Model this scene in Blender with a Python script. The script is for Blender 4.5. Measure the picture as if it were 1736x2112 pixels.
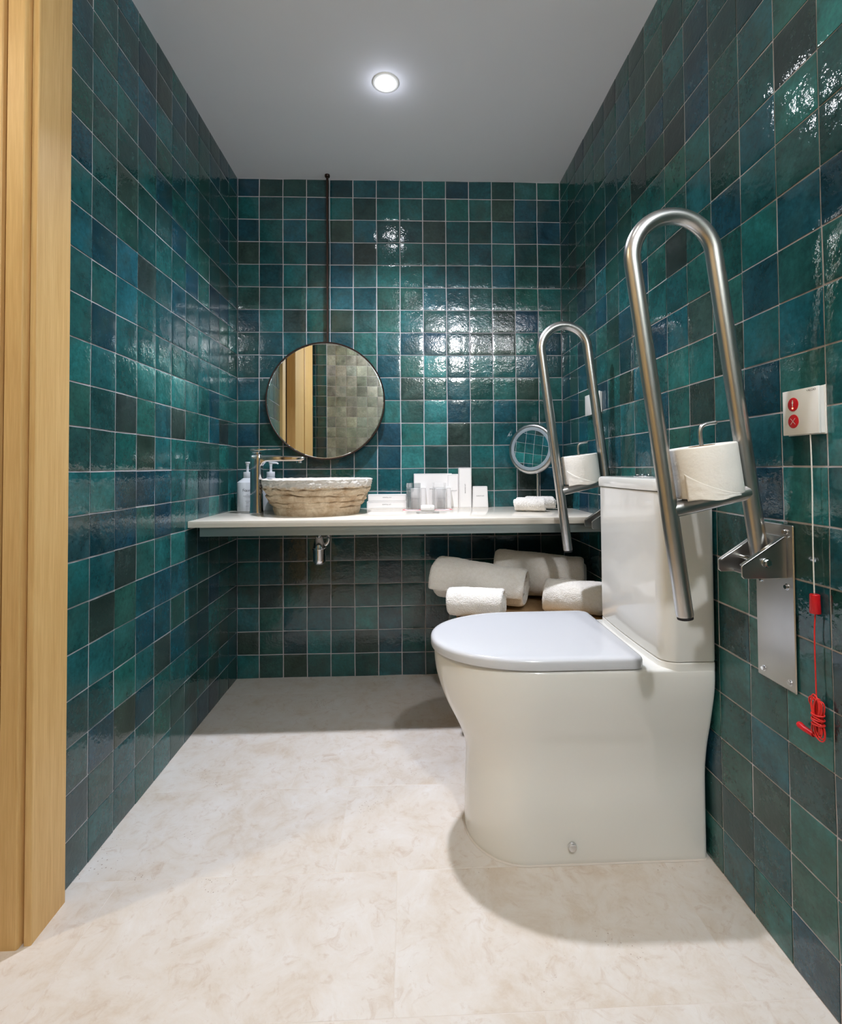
import bpy, bmesh, math, random
from math import sin, cos, pi, radians, sqrt, hypot
from mathutils import Vector, Matrix, noise as mnoise

# ------------------------------------------------------------------ clear
for o in list(bpy.data.objects):
    bpy.data.objects.remove(o, do_unlink=True)
S = bpy.context.scene
COL = S.collection

# ------------------------------------------------------------------ camera
# room: x = 0 left wall .. W right wall, y = 0 back wall, camera towards -y, z up
W = 1.414
HT = 2.157
cam_d = bpy.data.cameras.new('camera')
cam_d.sensor_fit = 'HORIZONTAL'
cam_d.sensor_width = 36.0
cam_d.lens = 1045.53 / 1736 * 36.0
cam_d.shift_x = -(880.87 - 868.0) / 1736
cam_d.shift_y = (941.27 - 1056.0) / 1736
cam_d.clip_start = 0.01
cam = bpy.data.objects.new('camera', cam_d)
COL.objects.link(cam)
_r = Vector((0.99926076, -0.03776172, -0.00720974))
_f = Vector((0.03791346, 0.99903398, 0.02221866))
_u = Vector((0.00636376, -0.02247558, 0.99972714))
CAM = Vector((0.73241855, -2.20611408, 0.89315228))
cam.matrix_world = Matrix((
    (_r.x, _u.x, -_f.x, CAM.x), (_r.y, _u.y, -_f.y, CAM.y),
    (_r.z, _u.z, -_f.z, CAM.z), (0, 0, 0, 1)))
S.camera = cam

# ------------------------------------------------------------------ world, exposure
w = bpy.data.worlds.new('world')
S.world = w
w.use_nodes = True
w.node_tree.nodes['Background'].inputs[0].default_value = (0.6, 0.7, 0.9, 1)
w.node_tree.nodes['Background'].inputs[1].default_value = 0.02
S.view_settings.view_transform = 'Standard'
S.view_settings.look = 'None'
S.view_settings.exposure = 0.27
S.view_settings.gamma = 1.0
S.view_settings.use_curve_mapping = False
S.cycles.max_bounces = 12
S.cycles.diffuse_bounces = 5
S.cycles.glossy_bounces = 6
S.cycles.transmission_bounces = 10
S.cycles.sample_clamp_indirect = 6.0
S.cycles.caustics_reflective = False
S.cycles.caustics_refractive = False

# lamp settings: (x, y, watts, colour, spread degrees)
LAMP_MAIN = (0.667, -0.567, 12.5, (0.86, 0.89, 1.0), 115)
LAMP_MID = (0.74, -1.50, 0.4, (1.0, 0.94, 0.88), 140)
LAMP_REAR = (1.16, -2.50, 44.0, (0.96, 0.97, 1.0))
LAMP_HALL = (-0.62, -1.585, 7.0, (1.0, 0.80, 0.52), 170)

# ================================================================== helpers
def srgb(r, g, b):
    def f(c):
        c /= 255.0
        return c / 12.92 if c <= 0.04045 else ((c + 0.055) / 1.055) ** 2.4
    return (f(r), f(g), f(b), 1.0)

def tag(o, label=None, cat=None, group=None, kind=None):
    if label: o['label'] = label
    if cat: o['category'] = cat
    if group: o['group'] = group
    if kind: o['kind'] = kind
    return o

def empty(name, loc, label=None, cat=None, group=None, kind=None, rz=0.0):
    o = bpy.data.objects.new(name, None)
    o.empty_display_size = 0.05
    o.location = loc
    o.rotation_euler = (0, 0, rz)
    COL.objects.link(o)
    return tag(o, label, cat, group, kind)

def mk(name, verts, faces, mats, parent=None, smooth=True, sharp=None, mat_idx=None):
    """mesh object; verts are in the parent's local frame when a parent is given"""
    me = bpy.data.meshes.new(name)
    me.from_pydata([tuple(v) for v in verts], [], faces)
    if not isinstance(mats, (list, tuple)): mats = [mats]
    for m in mats: me.materials.append(m)
    if mat_idx:
        for p, i in zip(me.polygons, mat_idx): p.material_index = i
    bm = bmesh.new(); bm.from_mesh(me)
    bmesh.ops.recalc_face_normals(bm, faces=bm.faces)
    bm.to_mesh(me); bm.free()
    if smooth:
        for p in me.polygons: p.use_smooth = True
        if sharp is not None:
            me.set_sharp_from_angle(angle=radians(sharp))
    me.update()
    o = bpy.data.objects.new(name, me)
    COL.objects.link(o)
    if parent: o.parent = parent
    return o

class G:
    """geometry collector"""
    def __init__(s): s.v = []; s.f = []; s.m = []
    def add(s, v, f, mi=0):
        b = len(s.v)
        s.v += [Vector(p) for p in v]
        s.f += [tuple(i + b for i in q) for q in f]
        s.m += [mi] * len(f)
        return s
    def xf(s, M, start=0):
        for i in range(start, len(s.v)): s.v[i] = M @ s.v[i]
        return s
    def build(s, name, mats, parent=None, smooth=True, sharp=35):
        return mk(name, s.v, s.f, mats, parent, smooth, sharp, s.m)

def rbox(c, size, r=0.002, seg=2, rot=None):
    """bevelled box centred at c -> verts, faces"""
    bm = bmesh.new()
    bmesh.ops.create_cube(bm, size=1.0)
    bmesh.ops.scale(bm, vec=size, verts=bm.verts)
    if r > 0:
        bmesh.ops.bevel(bm, geom=bm.edges[:], offset=min(r, min(size) * 0.49), segments=seg, profile=0.5, affect='EDGES')
    v = [x.co.copy() for x in bm.verts]
    bm.verts.index_update()
    f = [[q.index for q in p.verts] for p in bm.faces]
    bm.free()
    M = Matrix.Translation(Vector(c))
    if rot is not None: M = M @ rot
    return [M @ p for p in v], f

def bb(x0, x1, y0, y1, z0, z1, r=0.0015, seg=2):
    return rbox(((x0 + x1) / 2, (y0 + y1) / 2, (z0 + z1) / 2), (abs(x1 - x0), abs(y1 - y0), abs(z1 - z0)), r, seg)

def loft(rings, cap0=True, cap1=True):
    n = len(rings[0]); v = []; f = []
    for r in rings: v += [Vector(p) for p in r]
    for k in range(len(rings) - 1):
        for i in range(n):
            j = (i + 1) % n
            f.append((k * n + i, k * n + j, (k + 1) * n + j, (k + 1) * n + i))
    if cap0: f.append(tuple(reversed(range(n))))
    if cap1: f.append(tuple((len(rings) - 1) * n + i for i in range(n)))
    return v, f

def lathe(prof, c=(0, 0, 0), n=48, cap0=True, cap1=True):
    rings = [[(c[0] + r * cos(2 * pi * i / n), c[1] + r * sin(2 * pi * i / n), c[2] + z) for i in range(n)] for r, z in prof]
    return loft(rings, cap0, cap1)

def tube(path, r, n=24, cap=True):
    P = [Vector(p) for p in path]
    rs = r if isinstance(r, (list, tuple)) else [r] * len(P)
    T = []
    for i in range(len(P)):
        a = P[max(i - 1, 0)]; b = P[min(i + 1, len(P) - 1)]
        T.append((b - a).normalized())
    ref = Vector((0, 0, 1)) if abs(T[0].z) < 0.9 else Vector((0, 1, 0))
    N = (ref - T[0] * ref.dot(T[0])).normalized()
    rings = []
    for i, p in enumerate(P):
        N = (N - T[i] * N.dot(T[i])).normalized()
        B = T[i].cross(N)
        rings.append([p + N * (rs[i] * cos(2 * pi * k / n)) + B * (rs[i] * sin(2 * pi * k / n)) for k in range(n)])
    return loft(rings, cap, cap)

def spline(pts, sub=8):
    """Catmull-Rom through pts"""
    P = [Vector(p) for p in pts]
    out = []
    for i in range(len(P) - 1):
        p0 = P[max(i - 1, 0)]; p1 = P[i]; p2 = P[i + 1]; p3 = P[min(i + 2, len(P) - 1)]
        for k in range(sub):
            t = k / sub
            out.append(0.5 * ((2 * p1) + (p2 - p0) * t + (2 * p0 - 5 * p1 + 4 * p2 - p3) * t * t + (3 * p1 - p0 - 3 * p2 + p3) * t ** 3))
    out.append(P[-1])
    return out

def cyl(a, b, r, n=24, bevel=0.0):
    a = Vector(a); b = Vector(b)
    if bevel > 0:
        d = (b - a).normalized()
        return tube([a, a + d * bevel * 0.3, a + d * bevel, b - d * bevel, b - d * bevel * 0.3, b],
                    [r - bevel, r - bevel * 0.3, r, r, r - bevel * 0.3, r - bevel], n)
    return tube([a, b], r, n)

def text_mesh(s, size, align='CENTER', spacing=1.0):
    c = bpy.data.curves.new('lettering', 'FONT')
    c.body = s; c.size = size; c.align_x = align; c.align_y = 'CENTER'; c.space_character = spacing
    c.resolution_u = 3
    o = bpy.data.objects.new('lettering', c); COL.objects.link(o)
    dg = bpy.context.evaluated_depsgraph_get()
    me = bpy.data.meshes.new_from_object(o.evaluated_get(dg))
    v = [p.co.copy() for p in me.vertices]; f = [tuple(p.vertices) for p in me.polygons]
    bpy.data.objects.remove(o, do_unlink=True); bpy.data.meshes.remove(me); bpy.data.curves.remove(c)
    return v, f

# ================================================================== materials
def new_mat(name):
    m = bpy.data.materials.new(name); m.use_nodes = True
    nt = m.node_tree
    return m, nt, nt.nodes['Principled BSDF']

def N(nt, typ, **kw):
    n = nt.nodes.new(typ)
    for k, v in kw.items():
        if k == 'ins':
            for a, b in v.items(): n.inputs[a].default_value = b
        else: setattr(n, k, v)
    return n

def L(nt, a, ao, b, bi): nt.links.new(a.outputs[ao], b.inputs[bi])

def simple(name, col, rough=0.4, metal=0.0, ior=1.45, bump=None, var=None, coat=0.0, spec=0.5):
    """plain principled with optional procedural colour variation (scale, amount) and bump (scale, strength, distance)"""
    m, nt, p = new_mat(name)
    p.inputs['Base Color'].default_value = col
    p.inputs['Roughness'].default_value = rough
    p.inputs['Metallic'].default_value = metal
    p.inputs['IOR'].default_value = ior
    p.inputs['Coat Weight'].default_value = coat
    tc = N(nt, 'ShaderNodeTexCoord')
    sc, am = var if var else (12.0, 0.04)
    nz = N(nt, 'ShaderNodeTexNoise', ins={'Scale': sc, 'Detail': 4.0})
    L(nt, tc, 'Object', nz, 'Vector')
    mix = N(nt, 'ShaderNodeMix', data_type='RGBA', blend_type='MIX')
    mix.inputs['A'].default_value = tuple(c * (1 - am) for c in col[:3]) + (1,)
    mix.inputs['B'].default_value = tuple(min(1, c * (1 + am)) for c in col[:3]) + (1,)
    L(nt, nz, 'Fac', mix, 'Factor'); L(nt, mix, 'Result', p, 'Base Color')
    if bump:
        n2 = N(nt, 'ShaderNodeTexNoise', ins={'Scale': bump[0], 'Detail': 5.0})
        L(nt, tc, 'Object', n2, 'Vector')
        b = N(nt, 'ShaderNodeBump', ins={'Strength': bump[1], 'Distance': bump[2]})
        L(nt, n2, 'Fac', b, 'Height'); L(nt, b, 'Normal', p, 'Normal')
    return m

def mat_tile(name, dirt=1.0):
    """glazed handmade tile: per tile colour from attribute, pooled glaze, rippled surface"""
    m, nt, p = new_mat(name)
    at = N(nt, 'ShaderNodeAttribute', attribute_name='tile_colour')
    ra = N(nt, 'ShaderNodeAttribute', attribute_name='tile_rand')
    tc = N(nt, 'ShaderNodeTexCoord')
    off = N(nt, 'ShaderNodeVectorMath', operation='SCALE'); off.inputs['Scale'].default_value = 7.0
    L(nt, ra, 'Color', off, 0)
    add = N(nt, 'ShaderNodeVectorMath', operation='ADD')
    L(nt, tc, 'Object', add, 0); L(nt, off, 'Vector', add, 1)
    # large blotches
    n1 = N(nt, 'ShaderNodeTexNoise', ins={'Scale': 11.0, 'Detail': 5.0, 'Roughness': 0.62, 'Distortion': 0.4})
    L(nt, add, 'Vector', n1, 'Vector')
    r1 = N(nt, 'ShaderNodeMapRange', ins={'From Min': 0.25, 'From Max': 0.75, 'To Min': 0.50, 'To Max': 1.60})
    L(nt, n1, 'Fac', r1, 'Value')
    n2 = N(nt, 'ShaderNodeTexNoise', ins={'Scale': 95.0, 'Detail': 4.0, 'Roughness': 0.7})
    L(nt, add, 'Vector', n2, 'Vector')
    r2 = N(nt, 'ShaderNodeMapRange', ins={'From Min': 0.2, 'From Max': 0.8, 'To Min': 0.62, 'To Max': 1.45})
    L(nt, n2, 'Fac', r2, 'Value')
    mu = N(nt, 'ShaderNodeMath', operation='MULTIPLY'); L(nt, r1, 'Result', mu, 0); L(nt, r2, 'Result', mu, 1)
    sc = N(nt, 'ShaderNodeVectorMath', operation='SCALE'); L(nt, at, 'Color', sc, 0); L(nt, mu, 'Value', sc, 'Scale')
    # hue drift: brown-green / blue patches
    n3 = N(nt, 'ShaderNodeTexNoise', ins={'Scale': 8.0, 'Detail': 3.0, 'Roughness': 0.6})
    ad2 = N(nt, 'ShaderNodeVectorMath', operation='ADD'); ad2.inputs[1].default_value = (31.0, 17.0, 5.0)
    L(nt, add, 'Vector', ad2, 0); L(nt, ad2, 'Vector', n3, 'Vector')
    r3 = N(nt, 'ShaderNodeMapRange', ins={'From Min': 0.50, 'From Max': 0.78, 'To Min': 0.0, 'To Max': 0.55})
    L(nt, n3, 'Fac', r3, 'Value')
    mx = N(nt, 'ShaderNodeMix', data_type='RGBA'); mx.inputs['B'].default_value = srgb(52, 74, 66)
    L(nt, r3, 'Result', mx, 'Factor'); L(nt, sc, 'Vector', mx, 'A')
    L(nt, mx, 'Result', p, 'Base Color')
    p.inputs['Roughness'].default_value = 0.09
    p.inputs['IOR'].default_value = 1.62
    # roughness variation
    r4 = N(nt, 'ShaderNodeMapRange', ins={'From Min': 0.3, 'From Max': 0.7, 'To Min': 0.015, 'To Max': 0.05})
    L(nt, n2, 'Fac', r4, 'Value'); L(nt, r4, 'Result', p, 'Roughness')
    # ripples
    b1 = N(nt, 'ShaderNodeTexNoise', ins={'Scale': 34.0, 'Detail': 2.0, 'Roughness': 0.5, 'Distortion': 0.3})
    b2 = N(nt, 'ShaderNodeTexNoise', ins={'Scale': 130.0, 'Detail': 2.0, 'Roughness': 0.5})
    L(nt, add, 'Vector', b1, 'Vector'); L(nt, add, 'Vector', b2, 'Vector')
    bp1 = N(nt, 'ShaderNodeBump', ins={'Strength': 1.0, 'Distance': 0.0009})
    bp2 = N(nt, 'ShaderNodeBump', ins={'Strength': 1.0, 'Distance': 0.00042})
    L(nt, b1, 'Fac', bp1, 'Height'); L(nt, b2, 'Fac', bp2, 'Height')
    L(nt, bp1, 'Normal', bp2, 'Normal'); L(nt, bp2, 'Normal', p, 'Normal')
    return m

M = {}
M['tile'] = mat_tile('glazed_teal_tile')
M['grout'] = simple('grey_pink_grout', srgb(184, 179, 181), 0.9, bump=(400, 0.4, 0.0005), var=(30, 0.12))
M['ceiling'] = simple('ceiling_paint', srgb(240, 241, 248), 0.85, var=(3, 0.015), bump=(60, 0.05, 0.001))
M['hallpaint'] = simple('hall_paint', srgb(228, 222, 208), 0.8, var=(3, 0.02))
M['white_plastic'] = simple('white_plastic', srgb(226, 225, 220), 0.28, var=(8, 0.01))
M['ceramic'] = simple('white_ceramic', srgb(232, 231, 226), 0.07, ior=1.5, var=(4, 0.008), coat=0.3)
M['lid'] = simple('white_lid_resin', srgb(206, 208, 213), 0.13, ior=1.48, var=(4, 0.006))
M['chrome'] = simple('chrome', srgb(225, 226, 230), 0.06, 1.0, var=(20, 0.01))
M['carton'] = simple('white_carton', srgb(236, 233, 230), 0.55, var=(20, 0.01))
M['ink'] = simple('dark_ink', srgb(60, 58, 62), 0.6)
M['ink_line'] = simple('grey_ink_line', srgb(140, 138, 142), 0.6)
M['bottle'] = simple('pale_grey_plastic', srgb(206, 210, 214), 0.35, var=(10, 0.01))
M['black'] = simple('black_rubber_and_shade', srgb(28, 28, 30), 0.6)  # rubber end caps; also the shade painted into the door gaps
M['red'] = simple('red_plastic', srgb(190, 22, 30), 0.35, var=(30, 0.05))
M['red_cord'] = simple('red_cord', srgb(206, 40, 34), 0.5, var=(60, 0.08))
M['white_cord'] = simple('white_cord', srgb(214, 212, 205), 0.6)
M['dark_bronze'] = simple('dark_bronze', srgb(52, 38, 32), 0.35, 0.6, var=(30, 0.1))
M['frame_metal'] = simple('galvanised_frame', srgb(150, 158, 154), 0.38, 0.75, var=(9, 0.12), bump=(60, 0.2, 0.0005))
M['pink'] = simple('pink_red_print', srgb(226, 96, 104), 0.5, var=(60, 0.1))
M['frosted'] = simple('frosted_light_ring', srgb(128, 138, 143), 0.45, var=(10, 0.01))

def mat_brushed():
    m, nt, p = new_mat('brushed_stainless_steel')
    tc = N(nt, 'ShaderNodeTexCoord')
    nz = N(nt, 'ShaderNodeTexNoise', ins={'Scale': 25.0, 'Detail': 2.0})
    L(nt, tc, 'Object', nz, 'Vector')
    mix = N(nt, 'ShaderNodeMix', data_type='RGBA')
    mix.inputs['A'].default_value = srgb(192, 190, 187); mix.inputs['B'].default_value = srgb(204, 202, 199)
    L(nt, nz, 'Fac', mix, 'Factor'); L(nt, mix, 'Result', p, 'Base Color')
    p.inputs['Metallic'].default_value = 1.0
    p.inputs['Roughness'].default_value = 0.29
    return m
M['steel'] = mat_brushed()

def mat_wood(name, c1, c2, rough=0.45):
    m, nt, p = new_mat(name)
    tc = N(nt, 'ShaderNodeTexCoord')
    mp = N(nt, 'ShaderNodeMapping'); mp.inputs['Scale'].default_value = (26, 26, 1.1)
    L(nt, tc, 'Object', mp, 'Vector')
    nz = N(nt, 'ShaderNodeTexNoise', ins={'Scale': 2.2, 'Detail': 6.0, 'Roughness': 0.65, 'Distortion': 0.6}); L(nt, mp, 'Vector', nz, 'Vector')
    mp2 = N(nt, 'ShaderNodeMapping'); mp2.inputs['Scale'].default_value = (420, 420, 14)
    L(nt, tc, 'Object', mp2, 'Vector')
    nf = N(nt, 'ShaderNodeTexNoise', ins={'Scale': 1.0, 'Detail': 2.0}); L(nt, mp2, 'Vector', nf, 'Vector')
    mu = N(nt, 'ShaderNodeMath', operation='MULTIPLY_ADD', ins={1: 0.5, 2: 0.0}); L(nt, nf, 'Fac', mu, 0)
    ad = N(nt, 'ShaderNodeMath', operation='MULTIPLY_ADD', ins={1: 0.75}); L(nt, nz, 'Fac', ad, 0); L(nt, mu, 'Value', ad, 2)
    mr = N(nt, 'ShaderNodeMapRange', ins={'From Min': 0.4, 'From Max': 0.85}); L(nt, ad, 'Value', mr, 'Value')
    mix = N(nt, 'ShaderNodeMix', data_type='RGBA'); mix.inputs['A'].default_value = c1; mix.inputs['B'].default_value = c2
    L(nt, mr, 'Result', mix, 'Factor'); L(nt, mix, 'Result', p, 'Base Color')
    p.inputs['Roughness'].default_value = rough
    b = N(nt, 'ShaderNodeBump', ins={'Strength': 0.25, 'Distance': 0.0004}); L(nt, mu, 'Value', b, 'Height'); L(nt, b, 'Normal', p, 'Normal')
    return m
M['wood'] = mat_wood('varnished_ash_wood', srgb(200, 156, 94), srgb(224, 186, 124))
M['crate'] = mat_wood('pale_basket_wood', srgb(176, 140, 98), srgb(204, 172, 130), 0.6)

def mat_stone_floor():
    m, nt, p = new_mat('cream_limestone')
    tc = N(nt, 'ShaderNodeTexCoord')
    ra = N(nt, 'ShaderNodeAttribute', attribute_name='tile_rand')
    off = N(nt, 'ShaderNodeVectorMath', operation='SCALE'); off.inputs['Scale'].default_value = 3.0; L(nt, ra, 'Color', off, 0)
    add = N(nt, 'ShaderNodeVectorMath', operation='ADD'); L(nt, tc, 'Object', add, 0); L(nt, off, 'Vector', add, 1)
    n1 = N(nt, 'ShaderNodeTexNoise', ins={'Scale': 9.0, 'Detail': 9.0, 'Roughness': 0.72, 'Distortion': 0.5}); L(nt, add, 'Vector', n1, 'Vector')
    cr = N(nt, 'ShaderNodeValToRGB')
    e = cr.color_ramp.elements
    e[0].position = 0.30; e[0].color = srgb(202, 187, 170)
    e[1].position = 0.72; e[1].color = srgb(222, 218, 214)
    el = cr.color_ramp.elements.new(0.47); el.color = srgb(213, 204, 194)
    L(nt, n1, 'Fac', cr, 'Fac')
    # fine darker veins and shell marks
    n2 = N(nt, 'ShaderNodeTexNoise', ins={'Scale': 26.0, 'Detail': 6.0, 'Roughness': 0.7, 'Distortion': 1.2}); L(nt, add, 'Vector', n2, 'Vector')
    r2 = N(nt, 'ShaderNodeMapRange', ins={'From Min': 0.54, 'From Max': 0.74, 'To Min': 0.0, 'To Max': 0.55}); L(nt, n2, 'Fac', r2, 'Value')
    mx = N(nt, 'ShaderNodeMix', data_type='RGBA'); mx.inputs['B'].default_value = srgb(184, 158, 136)
    L(nt, r2, 'Result', mx, 'Factor'); L(nt, cr, 'Color', mx, 'A')
    # pits
    v = N(nt, 'ShaderNodeTexVoronoi', ins={'Scale': 120.0, 'Randomness': 1.0}); L(nt, add, 'Vector', v, 'Vector')
    n4 = N(nt, 'ShaderNodeTexNoise', ins={'Scale': 7.0, 'Detail': 2.0}); L(nt, add, 'Vector', n4, 'Vector')
    thr = N(nt, 'ShaderNodeMapRange', ins={'From Min': 0.52, 'From Max': 0.72, 'To Min': 0.0, 'To Max': 0.20}); L(nt, n4, 'Fac', thr, 'Value')
    lt = N(nt, 'ShaderNodeMath', operation='LESS_THAN'); L(nt, v, 'Distance', lt, 0); L(nt, thr, 'Result', lt, 1)
    hf = N(nt, 'ShaderNodeMath', operation='MULTIPLY', ins={1: 0.6}); L(nt, lt, 'Value', hf, 0)
    mx2 = N(nt, 'ShaderNodeMix', data_type='RGBA'); mx2.inputs['B'].default_value = srgb(128, 98, 76)
    L(nt, hf, 'Value', mx2, 'Factor'); L(nt, mx, 'Result', mx2, 'A'); L(nt, mx2, 'Result', p, 'Base Color')
    rr = N(nt, 'ShaderNodeMapRange', ins={'To Min': 0.30, 'To Max': 0.55}); L(nt, n1, 'Fac', rr, 'Value'); L(nt, rr, 'Result', p, 'Roughness')
    b = N(nt, 'ShaderNodeBump', ins={'Strength': 0.3, 'Distance': 0.0008}); L(nt, n2, 'Fac', b, 'Height'); L(nt, b, 'Normal', p, 'Normal')
    return m
M['floor'] = mat_stone_floor()
M['floor_joint'] = simple('floor_joint_filler', srgb(214, 205, 196), 0.85)

M['counter'] = simple('polished_cream_counter', srgb(225, 217, 203), 0.12, ior=1.30, var=(14, 0.03))

def mat_basin():
    m, nt, p = new_mat('hewn_limestone')
    tc = N(nt, 'ShaderNodeTexCoord')
    n1 = N(nt, 'ShaderNodeTexNoise', ins={'Scale': 22.0, 'Detail': 8.0, 'Roughness': 0.7, 'Distortion': 0.5}); L(nt, tc, 'Object', n1, 'Vector')
    cr = N(nt, 'ShaderNodeValToRGB'); e = cr.color_ramp.elements
    e[0].position = 0.34; e[0].color = srgb(168, 138, 104)
    e[1].position = 0.70; e[1].color = srgb(226, 208, 180)
    L(nt, n1, 'Fac', cr, 'Fac')
    sx = N(nt, 'ShaderNodeSeparateXYZ'); L(nt, tc, 'Object', sx, 'Vector')
    n2 = N(nt, 'ShaderNodeTexNoise', ins={'Scale': 45.0, 'Detail': 5.0, 'Roughness': 0.7}); L(nt, tc, 'Object', n2, 'Vector')
    ma = N(nt, 'ShaderNodeMath', operation='MULTIPLY_ADD', ins={1: 0.05}); L(nt, n2, 'Fac', ma, 0); L(nt, sx, 'Z', ma, 2)
    mr = N(nt, 'ShaderNodeMapRange', ins={'From Min': 0.125, 'From Max': 0.135}); L(nt, ma, 'Value', mr, 'Value')
    mx = N(nt, 'ShaderNodeMix', data_type='RGBA'); mx.inputs['B'].default_value = srgb(226, 218, 208)
    L(nt, mr, 'Result', mx, 'Factor'); L(nt, cr, 'Color', mx, 'A'); L(nt, mx, 'Result', p, 'Base Color')
    p.inputs['Roughness'].default_value = 0.75
    b = N(nt, 'ShaderNodeBump', ins={'Strength': 1.0, 'Distance': 0.004})
    n3 = N(nt, 'ShaderNodeTexNoise', ins={'Scale': 120.0, 'Detail': 6.0, 'Roughness': 0.65}); L(nt, tc, 'Object', n3, 'Vector')
    L(nt, n3, 'Fac', b, 'Height'); L(nt, b, 'Normal', p, 'Normal')
    return m
M['basin'] = mat_basin()

def mat_towel():
    m, nt, p = new_mat('white_terry_cotton')
    tc = N(nt, 'ShaderNodeTexCoord')
    p.inputs['Roughness'].default_value = 0.95
    p.inputs['Sheen Weight'].default_value = 0.4
    v = N(nt, 'ShaderNodeTexVoronoi', ins={'Scale': 330.0}); L(nt, tc, 'Object', v, 'Vector')
    n = N(nt, 'ShaderNodeTexNoise', ins={'Scale': 90.0, 'Detail': 4.0}); L(nt, tc, 'Object', n, 'Vector')
    mix = N(nt, 'ShaderNodeMix', data_type='RGBA'); mix.inputs['A'].default_value = srgb(226, 219, 208); mix.inputs['B'].default_value = srgb(246, 243, 238)
    L(nt, n, 'Fac', mix, 'Factor'); L(nt, mix, 'Result', p, 'Base Color')
    b1 = N(nt, 'ShaderNodeBump', ins={'Strength': 0.8, 'Distance': 0.002}, invert=True); L(nt, v, 'Distance', b1, 'Height')
    b2 = N(nt, 'ShaderNodeBump', ins={'Strength': 0.7, 'Distance': 0.003}); L(nt, n, 'Fac', b2, 'Height')
    L(nt, b1, 'Normal', b2, 'Normal'); L(nt, b2, 'Normal', p, 'Normal')
    return m
M['towel'] = mat_towel()
M['paper'] = simple('tissue_paper', srgb(238, 234, 226), 0.9, var=(40, 0.02), bump=(150, 0.5, 0.0015))
M['card'] = simple('brown_card_core', srgb(168, 140, 108), 0.9)

def mat_mirror():
    m, nt, p = new_mat('mirror_glass')
    p.inputs['Base Color'].default_value = (0.86, 0.88, 0.86, 1)
    p.inputs['Metallic'].default_value = 1.0
    tc = N(nt, 'ShaderNodeTexCoord'); nz = N(nt, 'ShaderNodeTexNoise', ins={'Scale': 3.0})
    L(nt, tc, 'Object', nz, 'Vector')
    r = N(nt, 'ShaderNodeMapRange', ins={'To Min': 0.0, 'To Max': 0.012}); L(nt, nz, 'Fac', r, 'Value'); L(nt, r, 'Result', p, 'Roughness')
    return m
M['mirror'] = mat_mirror()

def mat_glass():
    m, nt, p = new_mat('clear_glass')
    p.inputs['Base Color'].default_value = (0.97, 0.99, 0.985, 1)
    p.inputs['Roughness'].default_value = 0.0
    p.inputs['Transmission Weight'].default_value = 1.0
    p.inputs['IOR'].default_value = 1.48
    tc = N(nt, 'ShaderNodeTexCoord'); nz = N(nt, 'ShaderNodeTexNoise', ins={'Scale': 30.0})
    L(nt, tc, 'Object', nz, 'Vector')
    b = N(nt, 'ShaderNodeBump', ins={'Strength': 0.05, 'Distance': 0.001}); L(nt, nz, 'Fac', b, 'Height'); L(nt, b, 'Normal', p, 'Normal')
    return m
M['glass'] = mat_glass()
def _clearer(m):
    nt = m.node_tree; out = nt.nodes['Material Output']; p = nt.nodes['Principled BSDF']
    tr = N(nt, 'ShaderNodeBsdfTransparent'); mx = N(nt, 'ShaderNodeMixShader', ins={'Fac': 0.72})
    nt.links.new(p.outputs[0], mx.inputs[1]); nt.links.new(tr.outputs[0], mx.inputs[2]); nt.links.new(mx.outputs[0], out.inputs['Surface'])
_clearer(M['glass'])

def mat_emit(name, col, st):
    m, nt, p = new_mat(name)
    p.inputs['Base Color'].default_value = col
    p.inputs['Emission Color'].default_value = col
    p.inputs['Emission Strength'].default_value = st
    return m
M['lens'] = mat_emit('lamp_lens', (0.97, 0.98, 1, 1), 30.0)
M['dome'] = mat_emit('opal_dome_glass', (0.98, 0.98, 1, 1), 2.5)
M['led'] = mat_emit('red_led', (1, 0.25, 0.1, 1), 6.0)
M['daylight'] = mat_emit('window_daylight', (0.45, 0.6, 1.0, 1), 3.0)

# ================================================================== tile walls
TC = {  # glaze colours (albedo)
    'N': (24, 62, 75), 'B': (27, 78, 88), 'T': (30, 85, 85), 't': (39, 100, 98), 'G': (36, 82, 78),
    'K': (32, 69, 69), 'D': (42, 61, 58)}
BACK = [
 "NKKKNBBBTNBKGT", "TKTNTKTTKTTDBN", "NTBTDBKKDTKTNN", "DTTNBDTGKTBTKG", "TBTGBGtTBBTBGK", "GGGGBBGGBBGTGT",
 "NTDTDGGTTKKDNT", "KBTBBGtBNKDDTN", "KBTTTGBGtBTTBK", "BKTTTTBDTBKGDG", "GNTTTTtGtNGBTK", "NGTTTTNttDKBKB",
 "KTKKNBNtKDTBKB", "KKNKGTBTKTKTDN", "TTKTTTBTTTTTDK", "TTTKTTTTKTTTKK", "TDDKTDKTNNNNNK", "TBDKKTNTTNKNNK",
 "TDTDKTTKTKTTNK", "TGBBTTBTKTKTKT", "DKKTTDNTKTKKTT", "TGDKTTTKKTTKTK"]
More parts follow.
